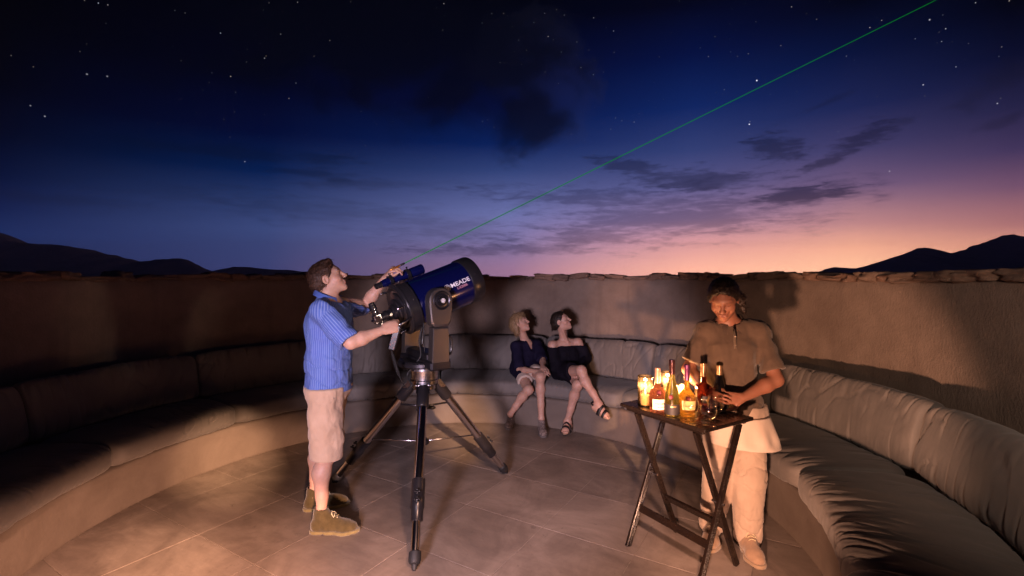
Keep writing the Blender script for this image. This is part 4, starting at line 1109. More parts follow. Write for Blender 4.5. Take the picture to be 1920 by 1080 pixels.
def leg(b, H, K, A, k=1.0, calf=None, th=(.088,.060), kn=.054, ca=.058, an=.036):
    H, K, A = map(np.asarray, (H, K, A)); calf = np.asarray(calf if calf is not None else (0,0,0), float)
    b.rc(H, K, th[0]*k, th[1]*k, .03); b.el(K, kn*k, None, .03)
    m_ = K+(A-K)*.30+calf*.022; b.rc(K, m_, kn*.92*k, ca*k, .03); b.rc(m_, K+(A-K)*.68+calf*.008, ca*k, an*1.18*k, .03); b.rc(K+(A-K)*.66, A, an*1.18*k, an*k, .02)
    b.el(A+np.array([0,0,-.005]), .040*k, None, .02)
def foot(b, A, fwd, up, k=1.0, toes=True, lat=1):
    A = np.asarray(A, float); fwd = unit(fwd); up = unit(np.asarray(up)-fwd*np.dot(up, fwd)); sd = np.cross(fwd, up)
    P_ = lambda x, y, z: A+k*(fwd*x+sd*y*lat+up*z)
    b.el(P_(-.040,0,-.052), np.array([.034,.030,.030])*k, (fwd,sd,up), .02)
    b.rc(P_(-.01,0,-.01), P_(.11,0,-.062), .040*k, .026*k, .03, sd, 1.15); b.rc(P_(-.03,0,-.058), P_(.125,0,-.066), .026*k, .018*k, .03, sd, 1.9)
    if toes:
        for i, (y, x, r) in enumerate(((-.026,.158,.0135),(-.006,.166,.0100),(.010,.160,.0095),(.024,.150,.0090),(.036,.138,.0085))):
            b.rc(P_(.115,y*.9,-.066), P_(x,y,-.071), r*1.05*k, r*k, .006)
def strands(name, v, nrm, comb, m_, parent, n, length, width, seed, out=.3, rngpick=None):
    """thin tapering locks lying on the hair"""
    rg = np.random.RandomState(seed); idx = rg.randint(0, len(v), n); vs, fs = [], []
    for q in idx:
        p = v[q]; nn = nrm[q]; c = comb(p) if callable(comb) else np.asarray(comb, float)
        t = unit(c-nn*np.dot(c, nn)+nn*out*rg.uniform(.2,1)+rg.normal(0,.22,3)); w = unit(np.cross(t, nn))*width*rg.uniform(.6,1.3); L = length*rg.uniform(.5,1.2)
        b = len(vs); g_ = np.array([0,0,-L*.12])
        for s_, k in ((0,1),(.5,.8),(1,.05)): vs += [p-nn*.002+t*L*s_+g_*s_*s_-w*k, p-nn*.002+t*L*s_+g_*s_*s_+w*k]
        fs += [[b,b+1,b+3,b+2],[b+2,b+3,b+5,b+4]]
    return np.array(vs), fs
def hairmesh(name, sd, m_, parent, h, comb, n, length, width, seed, amp=.004, scale=60, st=(1,1,.3), out=.3):
    v, f = sd.mesh(h); v = relax(v, f, 1); nr = vnormals(v, f); v = v+nr*(fbm(v*np.array(st), scale, 3, seed)*amp)[:,None]
    sv, sf = strands(name, v, nr, comb, m_, parent, n, length, width, seed, out)
    vv = np.vstack([v, sv]); ff = f.tolist()+[[i+len(v) for i in q] for q in sf]
    return mesh_obj(name, vv, ff, m_, parent)
def M_hair(name, c, c2):
    def go(n, b):
        basec(n, b, ramp(n, noise(n, mapping(n, geo_pos(n), (1,1,.35)), 90, 4, .7), [(.35,c),(.65,c2)])); bump(n, b, noise(n, mapping(n, geo_pos(n), (1,1,.3)), 220, 3), .5, .004)
    return mat(name, rough=.5, spec=.35, build=go)
def M_cloth(name, c, c2, rough=.85, wv=600, fold=24, fs=.5):
    def go(n, b):
        p = geo_pos(n); basec(n, b, ramp(n, noise(n, p, 9, 5, .6), [(.3,c),(.7,c2)]))
        bump(n, b, noise(n, p, wv, 2)*.2+noise(n, mapping(n, p, (1,1,.45)), fold, 3, .55, 1.0)*1.1, fs, .008)
    return mat(name, rough=rough, spec=.2 if c[0] > .05 else .06, build=go, Sheen_Weight=.2 if c[0] > .05 else .0)
# a shoe in its own frame: x forward, z up, sole on z = 0
def shoe_parts(k=1.0, ankle=.145):
    def sole(z0, z1, gr):
        s_ = Sdf()
        for x, r in ((-.075,.033),(-.03,.032),(.03,.036),(.09,.046),(.135,.044),(.16,.036)): pass
        s_.rc((-.072,0,.016),(0.0,.002,.016),.034+gr,.034+gr,.03); s_.rc((0,.002,.016),(.10,-.004,.016),.034+gr,.046+gr,.03); s_.rc((.10,-.004,.016),(.150,-.001,.016),.046+gr,.036+gr,.03)
        s_.cut((0,0,z1),(0,0,1),.003); s_.cut((0,0,z0),(0,0,-1),.003); return s_
    so = sole(.0,.022,.006); so.rc((-.022,-.09,-.004),(-.022,.09,-.004),.0105,.0105,.006,op='s')
    up = Sdf(); up.rc((-.066,0,.042),(.0,0,.046),.036,.040,.03,(0,1,0),.95); up.rc((-.056,0,.05),(-.046,0,ankle-.004),.040,.040,.03,(0,1,0),.92)
    up.rc((0,0,.05),(.105,-.003,.036),.042,.036,.03,(0,1,0),1.18); up.rc((.105,-.003,.036),(.150,-.001,.032),.036,.028,.03,(0,1,0),1.28); up.rc((-.03,0,ankle-.03),(.065,0,.056),.032,.026,.03)
    up.cut((0,0,.018),(0,0,-1),.003); up.cut((0,0,ankle),(.22,0,1),.004)
    up.rc((-.047,0,ankle+.02),(-.047,0,.07),.033,.031,.004,op='s')
    return so, up
# ------------------------------------------------------------------ people
_so, _up = shoe_parts()
_sv, _sf = _so.mesh(.004); _uv, _uf = _up.mesh(.004); _uv = relax(_uv, _uf, 1); _uv = _uv+vnormals(_uv,_uf)*(fbm(_uv, 45, 3, 5)*.0012)[:,None]
def topz(x, y):
    w = (np.abs(_uv[:,0]-x) < .006) & (np.abs(_uv[:,1]-y) < .006); return _uv[w,2].max() if w.any() else .06
def shoe(pos, fwd, pitch, scale, m_up, m_so, m_lace, parent, lab=None, lat=1):
    c = np.asarray(pos, float); fx = unit([fwd[0], fwd[1], 0]); sx = np.array([-fx[1], fx[0], 0]); zx = np.array([0,0,1.])
    if pitch: fx, zx = fx*math.cos(pitch)+np.array([0,0,1])*math.sin(pitch), zx*math.cos(pitch)-fx*math.sin(pitch)
    T = lambda v: c+scale*(v[:,:1]*fx+v[:,1:2]*sx*lat+v[:,2:]*zx)
    fl = (lambda f: f[:, ::-1]) if lat < 0 else (lambda f: f)
    o = mesh_obj('shoe', T(_uv), fl(_uf), m_up, parent); mesh_obj('sole', T(_sv), fl(_sf), m_so, o)
    for i in range(3):
        x = .022+i*.016; m = MB(); a = np.linspace(-1.0, 1.0, 11)
        p = np.array([[x+.006*abs(q), q*.020, topz(x+.006*abs(q), q*.020)+.0012] for q in a]); m.tube(T(p), .0023*scale, 6); m.build('lace', m_lace, o)
    for q in (-1, 1):
        m = MB(); m.tube(T(np.array([[x, q*y, topz(x, q*y)+.002] for x, y in ((.020,.004),(.024,.014),(.034,.024),(.042,.028))])), .0019*scale, 6); m.build('lace', m_lace, o)
    return o
def suede(name, c, c2):
    return mat(name, rough=.95, spec=.1, build=lambda n, b: (basec(n, b, ramp(n, noise(n, geo_pos(n), 26, 5, .65), [(.3,c),(.7,c2)])), bump(n, b, noise(n, geo_pos(n), 300, 3), .4, .002)), Sheen_Weight=.3)
M_SUEDE = suede('tan suede', (.048,.036,.014), (.078,.058,.024)); M_CREPE = suede('crepe sole', (.125,.10,.042), (.18,.145,.065)); M_LACE = mat('pale lace', (.62,.54,.34), .8)
PALE = (.50,.30,.215)
def folds(amp, sc=14, seed=1, st=(1,1,.5)):
    return lambda v: fbm(v*np.array(st), sc, 3, seed)*amp-np.abs(vnoise(v*np.array([1,1,.8]), sc*1.3, seed+5))*amp*.9

# ---- the man at the telescope
MF = np.array([-1.20,3.2,0.])
man = empty('person', (-1.25,3.2,0), 'standing man in a blue striped shirt and beige shorts pointing a laser above the telescope', 'person')
RS, LS = np.array([-1.195,3.035,1.425]), np.array([-1.20,3.375,1.445])
RE, RW = P(658,642,2.97), P(718,619,3.075)
LE, LW = P(684,573,3.57), P(726,518,3.50)
RH, LH = np.array([-1.215,3.13,.90]), np.array([-1.245,3.31,.90])
RK, RA = np.array([-1.195,3.10,.50]), np.array([-1.232,3.088,.105])
LK, LAn = np.array([-1.325,3.37,.48]), np.array([-1.405,3.39,.105])
hd = Head((-1.228,3.20,1.632), (math.cos(R(14))*math.cos(R(24)), math.sin(R(14))*math.cos(R(24)), math.sin(R(24))), k=1.0)
b = Sdf(); Yx = np.array([0,1.,0])
mt = Sdf(); mt.el((-1.220,3.21,1.33), (.114,.165,.17), None, .04); mt.el((-1.218,3.21,1.10), (.116,.152,.16), None, .05); mt.el((-1.225,3.21,.93), (.116,.158,.12), None, .05); b.add(mt)
b.rc((-1.225,3.21,1.44), hd.p(0,-.02,-.05), .064, .056, .03); b.rc((-1.22,3.21,1.47), RS, .05, .05, .04); b.rc((-1.22,3.21,1.48), LS, .05, .05, .04)
hd.prims(b)
arm(b, RS, RE, RW); arm(b, LS, LE, LW)
hand(b, RW, P(752,609,3.13)-RW, (-.15,-1,.28), -1, ((.9,1.1,.7),(1.0,1.15,.7),(1.05,1.15,.7),(1.1,1.2,.7)), 1.05, .2, .10, tf=(.85,.38,-.25))
hand(b, LW, P(738,500,3.44)-LW, (-.75,-.35,.55), 1, ((.75,.9,.5),(.9,1.0,.6),(1.1,1.1,.7),(1.2,1.1,.7)), 1.03, .15, .08, tf=(.8,.35,-.45))
leg(b, RH, RK, RA, .96, (-1,0,0), an=.033); leg(b, LH, LK, LAn, .96, (-1,0,0), an=.033)
BROWNH = (.045,.024,.014)
part('body', b, M_skin('skin'), man, .0052, 1, attr=('tint', lambda v: hd.tint(v, PALE, (.42,.17,.13), BROWNH, .35)))
mbody = b
hs = hd.hair_cap(.010, .026, .62, -.030); hs.el(hd.p(0,.030,.105), (.050,.05,.020), hd.A, .02); hs.cut(hd.p(0,.072,.095), hd.f, .01)
hairmesh('hair', hs, M_hair('brown hair', (.022,.011,.007), (.085,.043,.026)), man, .0045, lambda p: -hd.f*.8-hd.u*.5, 1800, .026, .0016, 3, .0035, 70, (1,1,1), .22)
# shirt: blue with fine pale stripes running down it
sh = Sdf(); sh.add(mt, .03, .012); sh.el((-1.220,3.21,1.34), (.132,.182,.17), None, .04); sh.rc((-1.228,3.21,1.30), (-1.222,3.215,.86), .134, .145, .05, Yx, 1.22)
sh.rc((-1.222,3.21,1.45), RS, .072, .070, .04); sh.rc((-1.222,3.21,1.46), LS, .072, .070, .04); sh.rc((-1.23,3.21,1.46), hd.p(0,-.022,-.095), .075, .070, .03)
for S_, E_, q in ((RS, RE, .97), (LS, LE, .98)):
    sl_ = Sdf(); sl_.rc(S_, S_+(E_-S_)*.5, .076, .075, .03); sl_.rc(S_+(E_-S_)*.4, E_+(E_-S_)*.12, .074, .078, .03); sl_.cut(S_+(E_-S_)*q, unit(E_-S_)+np.array([0,0,.0]), .006); sh.add(sl_, .035)
sh.cut((-1.2,3.2,.885), (.06,0,-1), .004)
sh.cut(hd.p(0,.01,-.098), hd.u+.85*hd.f, .006); sh.cut((-1.232,3.2,1.527), (.62,0,1), .006)
sh.sub(mbody, .001)
def sfold(v):
    z = v[:,2]
    w = np.exp(-((z-1.0)/.16)**2)
    sag = np.abs(np.sin((z*32+fbm(v, 5, 3, 4)*2.4+ (v[:,0]+1.2)*9)))
    e = np.clip((z-.895)/.05, 0, 1)
    return (fbm(v*np.array([1,1,.6]), 9, 4, 8)*.006+(.38-sag).clip(0)*-.018*w+folds(.0060, 15, 3)(v)-(.26-np.abs(np.sin((v[:,0]+1.2)*26-z*30+fbm(v, 5, 3, 12)*1.8))).clip(0)*.016*np.exp(-((z-1.27)/.08)**2))*e
def stripe(v):
    arm_ = (v[:,2] > 1.18) & (v[:,0] > -1.16) & (v[:,1] < 3.12)
    u = np.arctan2(v[:,1]-3.21, (v[:,0]+1.215)*1.2)*.175
    d_ = unit(RE-RS); s1_ = unit(np.cross(d_, [0,1,0])); q = v-RS; u2 = np.arctan2(q@s1_, q@np.cross(d_, s1_))*.075
    ax = q-np.outer(q@d_, d_); near = (np.linalg.norm(ax, axis=1) < .092) & (q@d_ > .05) & (v[:,1] < 3.14)
    d2 = unit(LE-LS); s3 = unit(np.cross(d2, [0,0,1])); q2 = v-LS; u3 = np.arctan2(q2@s3, q2@np.cross(d2, s3))*.075
    near2 = (np.linalg.norm(q2-np.outer(q2@d2, d2), axis=1) < .092) & (q2@d2 > .06)
    return np.where(near, u2, np.where(near2, u3, u))
def _shirt(n, b_):
    a = n.nodes.new('ShaderNodeAttribute'); a.attribute_name = 'stripe'; u = E(n, a.outputs['Fac'])
    k = (u*(2*math.pi/.0155)).f('SINE').ss(.15,.75); k2 = (u*(2*math.pi/.0465)).f('SINE').ss(.5,.9)
    c = mixc(n, k*.62, (.075,.135,.42), (.25,.33,.56)); c = mixc(n, k2*.25, c, (.05,.08,.30))
    c = mixc(n, noise(n, geo_pos(n), 8, 4).ss(.4,.8)*.25, c, (.10,.13,.50)); basec(n, b_, c)
    bump(n, b_, noise(n, geo_pos(n), 26, 3, .6, 1.2)+noise(n, geo_pos(n), 600, 2)*.2, .45, .006)
shirt = part('shirt', sh, mat('blue striped cotton', rough=.85, spec=.2, build=_shirt), man, .006, 2, sfold, ('stripe', stripe))
# collar
cb = hd.p(0,-.022,-.10); m = MB(); n_ = 30; vs = []; fs = []
for i in range(n_+1):
    a = math.pi*(.14+1.72*i/n_)           # open at the front
    dr = np.array([math.cos(a), math.sin(a), 0])
    for r0, z0 in ((.073,-.012),(.071,.022),(.080,.016),(.090,-.016)):
        vs.append(np.array([-1.232,3.205,1.515])+dr*np.array([1.0,1.02,0])*r0+np.array([0,0,z0-.030*math.cos(a)]))
for i in range(n_):
    for j in range(3): q = i*4+j; fs.append([q,q+4,q+5,q+1])
mesh_obj('collar', vs, fs, MATS['blue striped cotton'], shirt)
# shorts
ss_ = Sdf(); ss_.add(mt, .03, .014); ss_.el((-1.228,3.215,.92), (.136,.178,.14), None, .05)
ss_.rc(RH+[0,-.005,0], RK+[.0,-.005,-.06], .112, .102, .04); ss_.rc(LH+[0,.005,0], LK+[.015,.0,-.06], .112, .104, .04)
ss_.cut((-1.2,3.2,.478), (-.06,0,-1), .006); ss_.cut((0,0,.93), (0,0,1), .01); ss_.sub(mbody, .001)
KH = M_cloth('beige cotton twill', (.45,.30,.195), (.53,.365,.25), .85, 500, 20, .55)
def shf(v): return (fbm(v*np.array([1,1,.45]), 11, 4, 28)*.008+folds(.006, 15, 13, (1,1,.9))(v))*np.clip((v[:,2]-.485)/.05, 0, 1)
sho = part('shorts', ss_, KH, man, .006, 2, shf)
m = MB(); pk = np.array([-1.165,3.018,.80]); m.tube(spline([(-1.13,3.045,.875),(-1.16,3.02,.83),(-1.215,3.012,.80)], 10), .004, 6); m.build('pocket', KH, sho)
shoe(np.array([-1.183,3.090,0]), (1,.06), 0, 1.05, M_SUEDE, M_CREPE, M_LACE, man); shoe(np.array([-1.359,3.408,0]), (.93,.36), 0, 1.05, M_SUEDE, M_CREPE, M_LACE, man, lat=-1)

# ---- the waitress behind the tray table
wt = empty('person', (1.38,2.95,0), 'smiling dark haired waitress in a brown polo shirt and pale trousers, hand on a bottle', 'person')
f2 = unit([-.22,-.975,0]); l2 = np.array([.975,-.22,0]); Zv = np.array([0,0,1.])
RS, LS = P(1322,621,3.0), P(1424,621,2.93)
RE, RW = P(1291,692,2.98), P(1326,738,2.88)
LE, LW = P(1455,712,2.82), P(1392,746,2.785)
ch = np.array([1.352,2.985,1.19]); pe = np.array([1.385,3.0,.83])
RH, LH = pe-l2*.085+[0,0,-.03], pe+l2*.085+[0,0,-.03]
RK, RA = np.array([1.295,2.99,.43]), np.array([1.27,3.06,.10]); LK, LAn = np.array([1.435,2.91,.43]), np.array([1.43,2.92,.10])
fw = unit(f2*math.cos(R(33))+np.array([-.26,0,0])-Zv*math.sin(R(32)))
hd2 = Head(P(1357,560,2.90), fw, k=1.02)
b = Sdf(); A2 = (l2, f2, Zv)
wtors = Sdf(); wtors.el(ch, (.130,.098,.17), A2, .05); wtors.el((ch+pe)/2, (.120,.102,.17), A2, .05); wtors.el(pe, (.155,.12,.13), A2, .05); b.add(wtors)
nb = ch+[.0,.0,.165]
b.rc(nb-[0,0,.02], hd2.p(0,-.02,-.05), .056, .050, .03); b.rc(nb, RS, .04, .045, .04); b.rc(nb, LS, .04, .045, .04)
hd2.prims(b, 1.0, True)
arm(b, RS+[0,0,-.01], RE, RW, .90, up=(.044,.042,.042)); arm(b, LS+[0,0,-.01], LE, LW, .94, up=(.044,.043,.043))
hand(b, LW, (-1,-.05,.02), (.12,-1,.25), -1, ((.10,.35,.3),(.14,.38,.3),(.2,.4,.3),(.26,.42,.3)), .92, .25, .35, tf=(.55,.75,-.1))
hand(b, RW, (.15,-.95,-.02), (-.9,-.2,.3), -1, ((.5,.7,.4),)*4, .92)
wl = Sdf(); leg(wl, RH, RK, RA); leg(wl, LH, LK, LAn); b.add(wl)
DARKSK = (.26,.115,.07); BLKH = (.012,.008,.007)
part('body', b, M_skin('skin'), wt, .0052, 1, attr=('tint', lambda v: hd2.tint(v, DARKSK, (.13,.035,.03), (.05,.022,.015), .15, (.03,.014,.010), .5)))
wb = b
hs = hd2.hair_cap(.012, .034, .50, -.020); hs.rc(hd2.p(-.03,-.09,-.01), hd2.p(-.075,-.095,-.06), .036, .034, .03); hs.rc(hd2.p(-.075,-.095,-.06), hd2.p(-.105,-.055,-.125), .034, .012, .03)
hairmesh('hair', hs, M_hair('black hair', (.006,.004,.003), (.028,.016,.011)), wt, .0045, lambda p: -hd2.f-hd2.u*.3, 1300, .04, .0014, 9, .004, 60, (1,1,1), .10)
po = Sdf(); po.add(wtors, .03, .012); po.el(ch+[0,0,-.01], (.146,.122,.17), A2, .04); po.rc(ch-[0,0,.05], pe+[0,0,-.08], .110, .130, .05, l2, 1.20)
po.rc(nb+[0,0,-.018], RS, .054, .060, .04); po.rc(nb+[0,0,-.018], LS, .054, .060, .04)
po.el(RS+[0,0,-.006], .064, None, .04); po.el(LS+[0,0,-.006], .064, None, .04); po.el(ch+f2*.075+l2*.07+[0,0,-.005], (.07,.05,.065), A2, .07); po.el(ch+f2*.070-l2*.065+[0,0,-.015], (.07,.05,.065), A2, .07)
for S_, E_ in ((RS, RE), (LS, LE)):
    sl_ = Sdf(); sl_.rc(S_, E_, .058, .071, .03); sl_.cut(S_+(E_-S_)*.82, unit(E_-S_), .004); po.add(sl_, .006)
po.cut(pe+[0,0,-.075], (0,0,-1), .004); po.rc(nb+[0,0,.01], nb+f2*.06+[0,0,.08], .056, .075, .01, op='s'); po.sub(wb, .001)
M_POLO = M_cloth('brown polo cotton', (.085,.058,.042), (.112,.078,.056), .9, 700, 16, .4)
def pf(v): return (fbm(v*np.array([1,1,.5]), 8, 4, 38)*.007+folds(.008, 13, 23, (1,1,.6))(v)-(.3-np.abs(np.sin(v[:,2]*30+(v[:,0]-1.35)*14+fbm(v, 4, 3, 7)*2.5))).clip(0)*.016*np.exp(-((v[:,2]-.95)/.13)**2))*np.clip((v[:,2]-.76)/.05, 0, 1)
polo = part('polo_shirt', po, M_POLO, wt, .006, 2, pf)
def collar(base, fwd, r1, r2, z1, z2, m_, parent, gap=.16, drop=.05, squash=.85):
    sd_ = np.array([-fwd[1], fwd[0], 0]); vs = []; fs = []; n_ = 32
    for i in range(n_+1):
        a = math.pi*(gap+(2-2*gap)*i/n_); fr_ = math.cos(a)
        dr = fwd*fr_*squash+sd_*math.sin(a); dz = -drop*max(fr_, -.3)
        for r0, z0 in ((r1,-.01),(r1-.003,z1),(r1+.008,z1-.004),(r2,z2-.016*max(fr_,0)),(r2-.003,z2-.006-.016*max(fr_,0))): vs.append(base+dr*r0+np.array([0,0,z0+dz]))
    for i in range(n_):
        for j in range(4): q = i*5+j; fs.append([q,q+5,q+6,q+1])
    return mesh_obj('collar', vs, fs, m_, parent)
collar(nb+f2*.012+[0,0,.012], f2, .066, .105, .030, -.012, mat('dark brown rib', (.055,.036,.026), .9), polo, .10, .045)
plk = [ch+f2*q+[0,0,z] for q, z in ((.128,.135),(.152,.085),(.158,.03))]
m = MB(); m.tube(plk, .017, 8, side=l2, ks=1.0); 
m = MB(); m.tube([p+f2*.0 for p in plk], [.007,.007,.007], 8, side=f2, ks=.0+2.4) ; m.build('placket', M_POLO, polo)
for z in (.10,.05): m = MB(); m.lathe([(.005,0),(.005,.003),(0,.004)], ch+f2*(.166 if z < .07 else .158)+[0,0,z], f2, 12); m.build('button', mat('cream button', (.6,.5,.4), .4), polo)
tr = Sdf(); tr.add(wl, .03, .014); tr.el(pe, (.168,.132,.14), A2, .05); tr.rc(RH, RK, .098, .080, .04); tr.rc(RK, RA+[0,-.01,-.03], .080, .074, .04); tr.rc(LH, LK, .100, .082, .04); tr.rc(LK, LAn+[0,-.005,-.03], .082, .078, .04)
tr.cut((0,0,.045), (0,0,-1), .006); tr.cut((0,0,.86), (0,0,1), .006); tr.sub(wb, .001)
M_TROU = M_cloth('pale stone trousers', (.38,.29,.225), (.45,.35,.275), .85, 500, 18, .5)
def tf_(v):
    z = v[:,2]; low = np.exp(-((z-.13)/.10)**2)+np.exp(-((z-.47)/.10)**2)*.8
    return fbm(v*np.array([1,1,.4]), 10, 4, 48)*.008-(.4-np.abs(np.sin(z*42+fbm(v, 7, 3, 9)*3.0))).clip(0)*.022*low
_tf = tf_
tf_ = lambda v: _tf(v)*np.clip((v[:,2]-.05)/.05, .0, 1)
part('trousers', tr, M_TROU, wt, .006, 2, tf_)
ap = Sdf(); ap.rc(pe+[0,0,.02], pe+l2*.045+[0,0,-.25], .148, .185, .05, l2, 1.22); ap.cut(pe+[0,0,-.035], (0,0,1), .004); ap.cut(pe+[0,0,-.215], (-.05,0,-1), .004)
inner = Sdf(); inner.rc(pe+[0,0,.02], pe+l2*.045+[0,0,-.25], .142, .179, .05, l2, 1.22); ap.sub(wl, 0)
def apf(v): return np.sin(np.arctan2(v[:,1]-3.0, v[:,0]-1.40)*9+fbm(v, 3, 2, 3)*2)*.008*((.79-v[:,2])/.15).clip(0,1)*((v[:,2]-.62)/.04).clip(0,1)
part('apron', ap, M_cloth('cream apron cotton', (.60,.49,.40), (.66,.55,.46), .85, 500, 10, .3), wt, .005, 1, apf)
M_BEIGE = suede('beige suede', (.26,.175,.12), (.33,.225,.155))
shoe(np.array([1.415,2.875,0]), (-.10,-1), 0, 1.0, M_BEIGE, suede('brown sole', (.26,.18,.12), (.30,.22,.15)), M_LACE, wt); shoe(np.array([1.255,3.02,0]), (-.45,-.9), 0, 1.0, M_BEIGE, MATS['brown sole'], M_LACE, wt, lat=-1)

# ---- the blonde woman on the bench
w1 = empty('person', (.17,5.5,0), 'seated woman with a blonde bob and navy blouse, hands on her knee, gazing upward', 'person')
RS, LS = np.array([.045,5.56,.838]), np.array([.29,5.72,.835])
RE, RW = P(974,693,5.42), P(1006,696,5.20); LE, LW = P(1018,676,5.50), P(1017,688,5.27)
RH, LH = np.array([.085,5.58,.575]), np.array([.24,5.62,.575])
RK, RA = P(991,731,5.12), P(957,776,5.22); LK, LAn = P(1013,707,5.14), P(1015,784,5.12)
f3 = unit([.55,-.83,0]); l3 = np.array([.83,.55,0]); A3 = (l3, f3, Zv)
hd3 = Head(P(975,606,5.60), unit([.90*math.cos(R(24)),-.44*math.cos(R(24)),math.sin(R(24))]), k=.98)
b = Sdf(); ch = np.array([.165,5.66,.745]); pe = np.array([.165,5.62,.575])
b1t = Sdf(); b1t.el(ch, (.132,.098,.15), A3, .05); b1t.el((ch+pe)/2, (.13,.105,.12), A3, .05); b1t.el(pe, (.155,.125,.10), A3, .05); b.add(b1t)
b.rc(ch+[0,0,.12], hd3.p(0,-.02,-.05), .050, .045, .03); b.rc(ch+[0,0,.12], RS, .04, .042, .04); b.rc(ch+[0,0,.12], LS, .04, .042, .04)
hd3.prims(b, 0, True); arm(b, RS, RE, RW, .78); arm(b, LS, LE, LW, .78)
hand(b, RW, (.96,-.25,.02), (.1,-.45,.9), 1, ((.12,.35,.4),)*4, .85, .2, .3); hand(b, LW, (.05,-.75,-.1), (-.1,.2,.95), -1, ((.25,.5,.4),)*4, .85, .2, .25)
leg(b, RH, RK, RA, .82, (-.3,.9,0)); leg(b, LH, LK, LAn, .82, (0,1,0))
BLO = (.16,.095,.05)
part('body', b, M_skin('skin'), w1, .005, 1, attr=('tint', lambda v: hd3.tint(v, (.56,.345,.26), (.42,.17,.14), BLO, .25, (.05,.03,.02))))
hs = hd3.hair_cap(.017, .036, .55, -.075); 
for q in (-1,1): hs.rc(hd3.p(q*.066,-.035,.03), hd3.p(q*.070,-.040,-.075), .034, .026, .03)
hs.rc(hd3.p(-.045,-.075,.0), hd3.p(-.04,-.075,-.085), .045, .030, .03); hs.rc(hd3.p(.045,-.075,.0), hd3.p(.04,-.075,-.085), .045, .030, .03)
hs.cut(hd3.p(0,.02,0), hd3.f-.45*hd3.u, .012)
hs.rc(hd3.p(-.03,.07,.095), hd3.p(.055,.065,.05), .018, .012, .02)
hairmesh('hair', hs, M_hair('blonde hair', (.17,.10,.05), (.40,.27,.145)), w1, .0055, lambda p: -hd3.u*1.0-hd3.f*.15, 1400, .055, .0022, 5, .006, 45, (1,1,.4), .2)
bl = Sdf(); bl.add(b1t, .03, .012); bl.el(ch+[0,0,-.005], (.158,.124,.155), A3, .05); bl.rc(ch-[0,0,.05], pe+[0,0,-.0], .135, .155, .06, l3, 1.18)
bl.rc(ch+[0,0,.115], RS, .052, .056, .05); bl.rc(ch+[0,0,.115], LS, .052, .056, .05)
bl.rc(RH, RH+(RK-RH)*.42, .098, .092, .06); bl.rc(LH, LH+(LK-LH)*.36, .098, .092, .06)
for S_, E_ in ((RS, RE), (LS, LE)):
    sl_ = Sdf(); sl_.rc(S_, E_, .064, .062, .03); sl_.cut(S_+(E_-S_)*.96, unit(E_-S_), .005); bl.add(sl_, .03)
bl.cut((0,0,.50), (.0,.0,-1), .006); bl.rc(ch+[0,0,.17], ch+f3*.125+[0,0,.06], .052, .016, .01, op='s'); bl.sub(b, .001)
M_NAVY = M_cloth('navy blouse cotton', (.008,.007,.022), (.014,.012,.034), .8, 600, 18, .5)
blo = part('blouse', bl, M_NAVY, w1, .0065, 2, lambda v: fbm(v*np.array([1,1,.6]), 10, 4, 58)*.007+folds(.005, 15, 33)(v))
collar(ch+f3*.01+[0,0,.135], f3, .056, .085, .026, -.012, M_NAVY, blo, .22, .05)
M_PEARL = mat('pale button', (.7,.68,.66), .3)
for t, z in ((.128,.0),(.140,-.05)): m = MB(); m.ell(ch+f3*t+[0,0,z], (.005,.005,.005), None, 8, 6); m.build('button', M_PEARL, blo)
m = MB(); m.ell(RS+(RE-RS)*.80+unit([.1,-1,.1])*.062, (.006,.006,.006), None, 8, 6); m.build('button', M_PEARL, blo)
st = Sdf(); st.rc(RH, RH+(RK-RH)*.62, .094, .084, .05); st.rc(LH, LH+(LK-LH)*.50, .094, .084, .05); st.el(pe, (.165,.135,.10), A3, .05); st.cut(RH+(RK-RH)*.66, RK-RH, .005); st.sub(b, .001)
part('shorts', st, mat('cream shorts cotton', (.55,.45,.38), .85), w1, .0065, 2)
M_SNK = mat('grey patterned canvas', rough=.9, build=lambda n, b_: (basec(n, b_, ramp(n, noise(n, geo_pos(n), 120, 4, .7), [(.38,(.045,.035,.035)),(.5,(.16,.125,.115)),(.62,(.38,.31,.28))])), bump(n, b_, noise(n, geo_pos(n), 90, 3), .6, .004)))
M_GSOLE = mat('grey rubber sole', (.13,.115,.11), .8)
shoe(G(957,797)*[1,1,0]+np.array([.0,-.02,.0]), (-.12,-1), 0, .86, M_SNK, M_GSOLE, M_GSOLE, w1); shoe(np.array([.318,5.06,0]), (.02,-1), 0, .86, M_SNK, M_GSOLE, M_GSOLE, w1, lat=-1)

# ---- the woman in the black dress, legs crossed
w2 = empty('person', (.64,5.5,0), 'seated dark haired woman in a black dress with crossed legs and black sandals, looking up', 'person')
dY = np.array([-.02,-.17,.012])
RS, LS = np.array([.475,5.58,.865])+dY, np.array([.775,5.66,.885])+dY
RE, RW = P(1042,690,5.30), P(1068,706,5.12); LE, LW = P(1100,672,5.46), P(1084,694,5.20)
RH, LH = np.array([.545,5.38,.585]), np.array([.70,5.40,.59])
RK, RA = P(1090,695,4.88), P(1123,757,4.74); LK, LAn = P(1083,722,4.92), P(1064,789,5.03)
f4 = unit([.25,-.97,0]); l4 = np.array([.97,.25,0]); A4 = (l4, f4, Zv)
hd4 = Head(P(1052,603,5.42), unit([.92*math.cos(R(24)),-.38*math.cos(R(24)),math.sin(R(24))]), k=.98)
b = Sdf(); ch = np.array([.63,5.66,.77])+dY; pe = np.array([.625,5.42,.60])
b2t = Sdf(); b2t.el(ch, (.140,.098,.15), A4, .05); b2t.el((ch+pe)/2, (.125,.10,.12), A4, .05); b2t.el(pe, (.155,.12,.10), A4, .05); b.add(b2t)
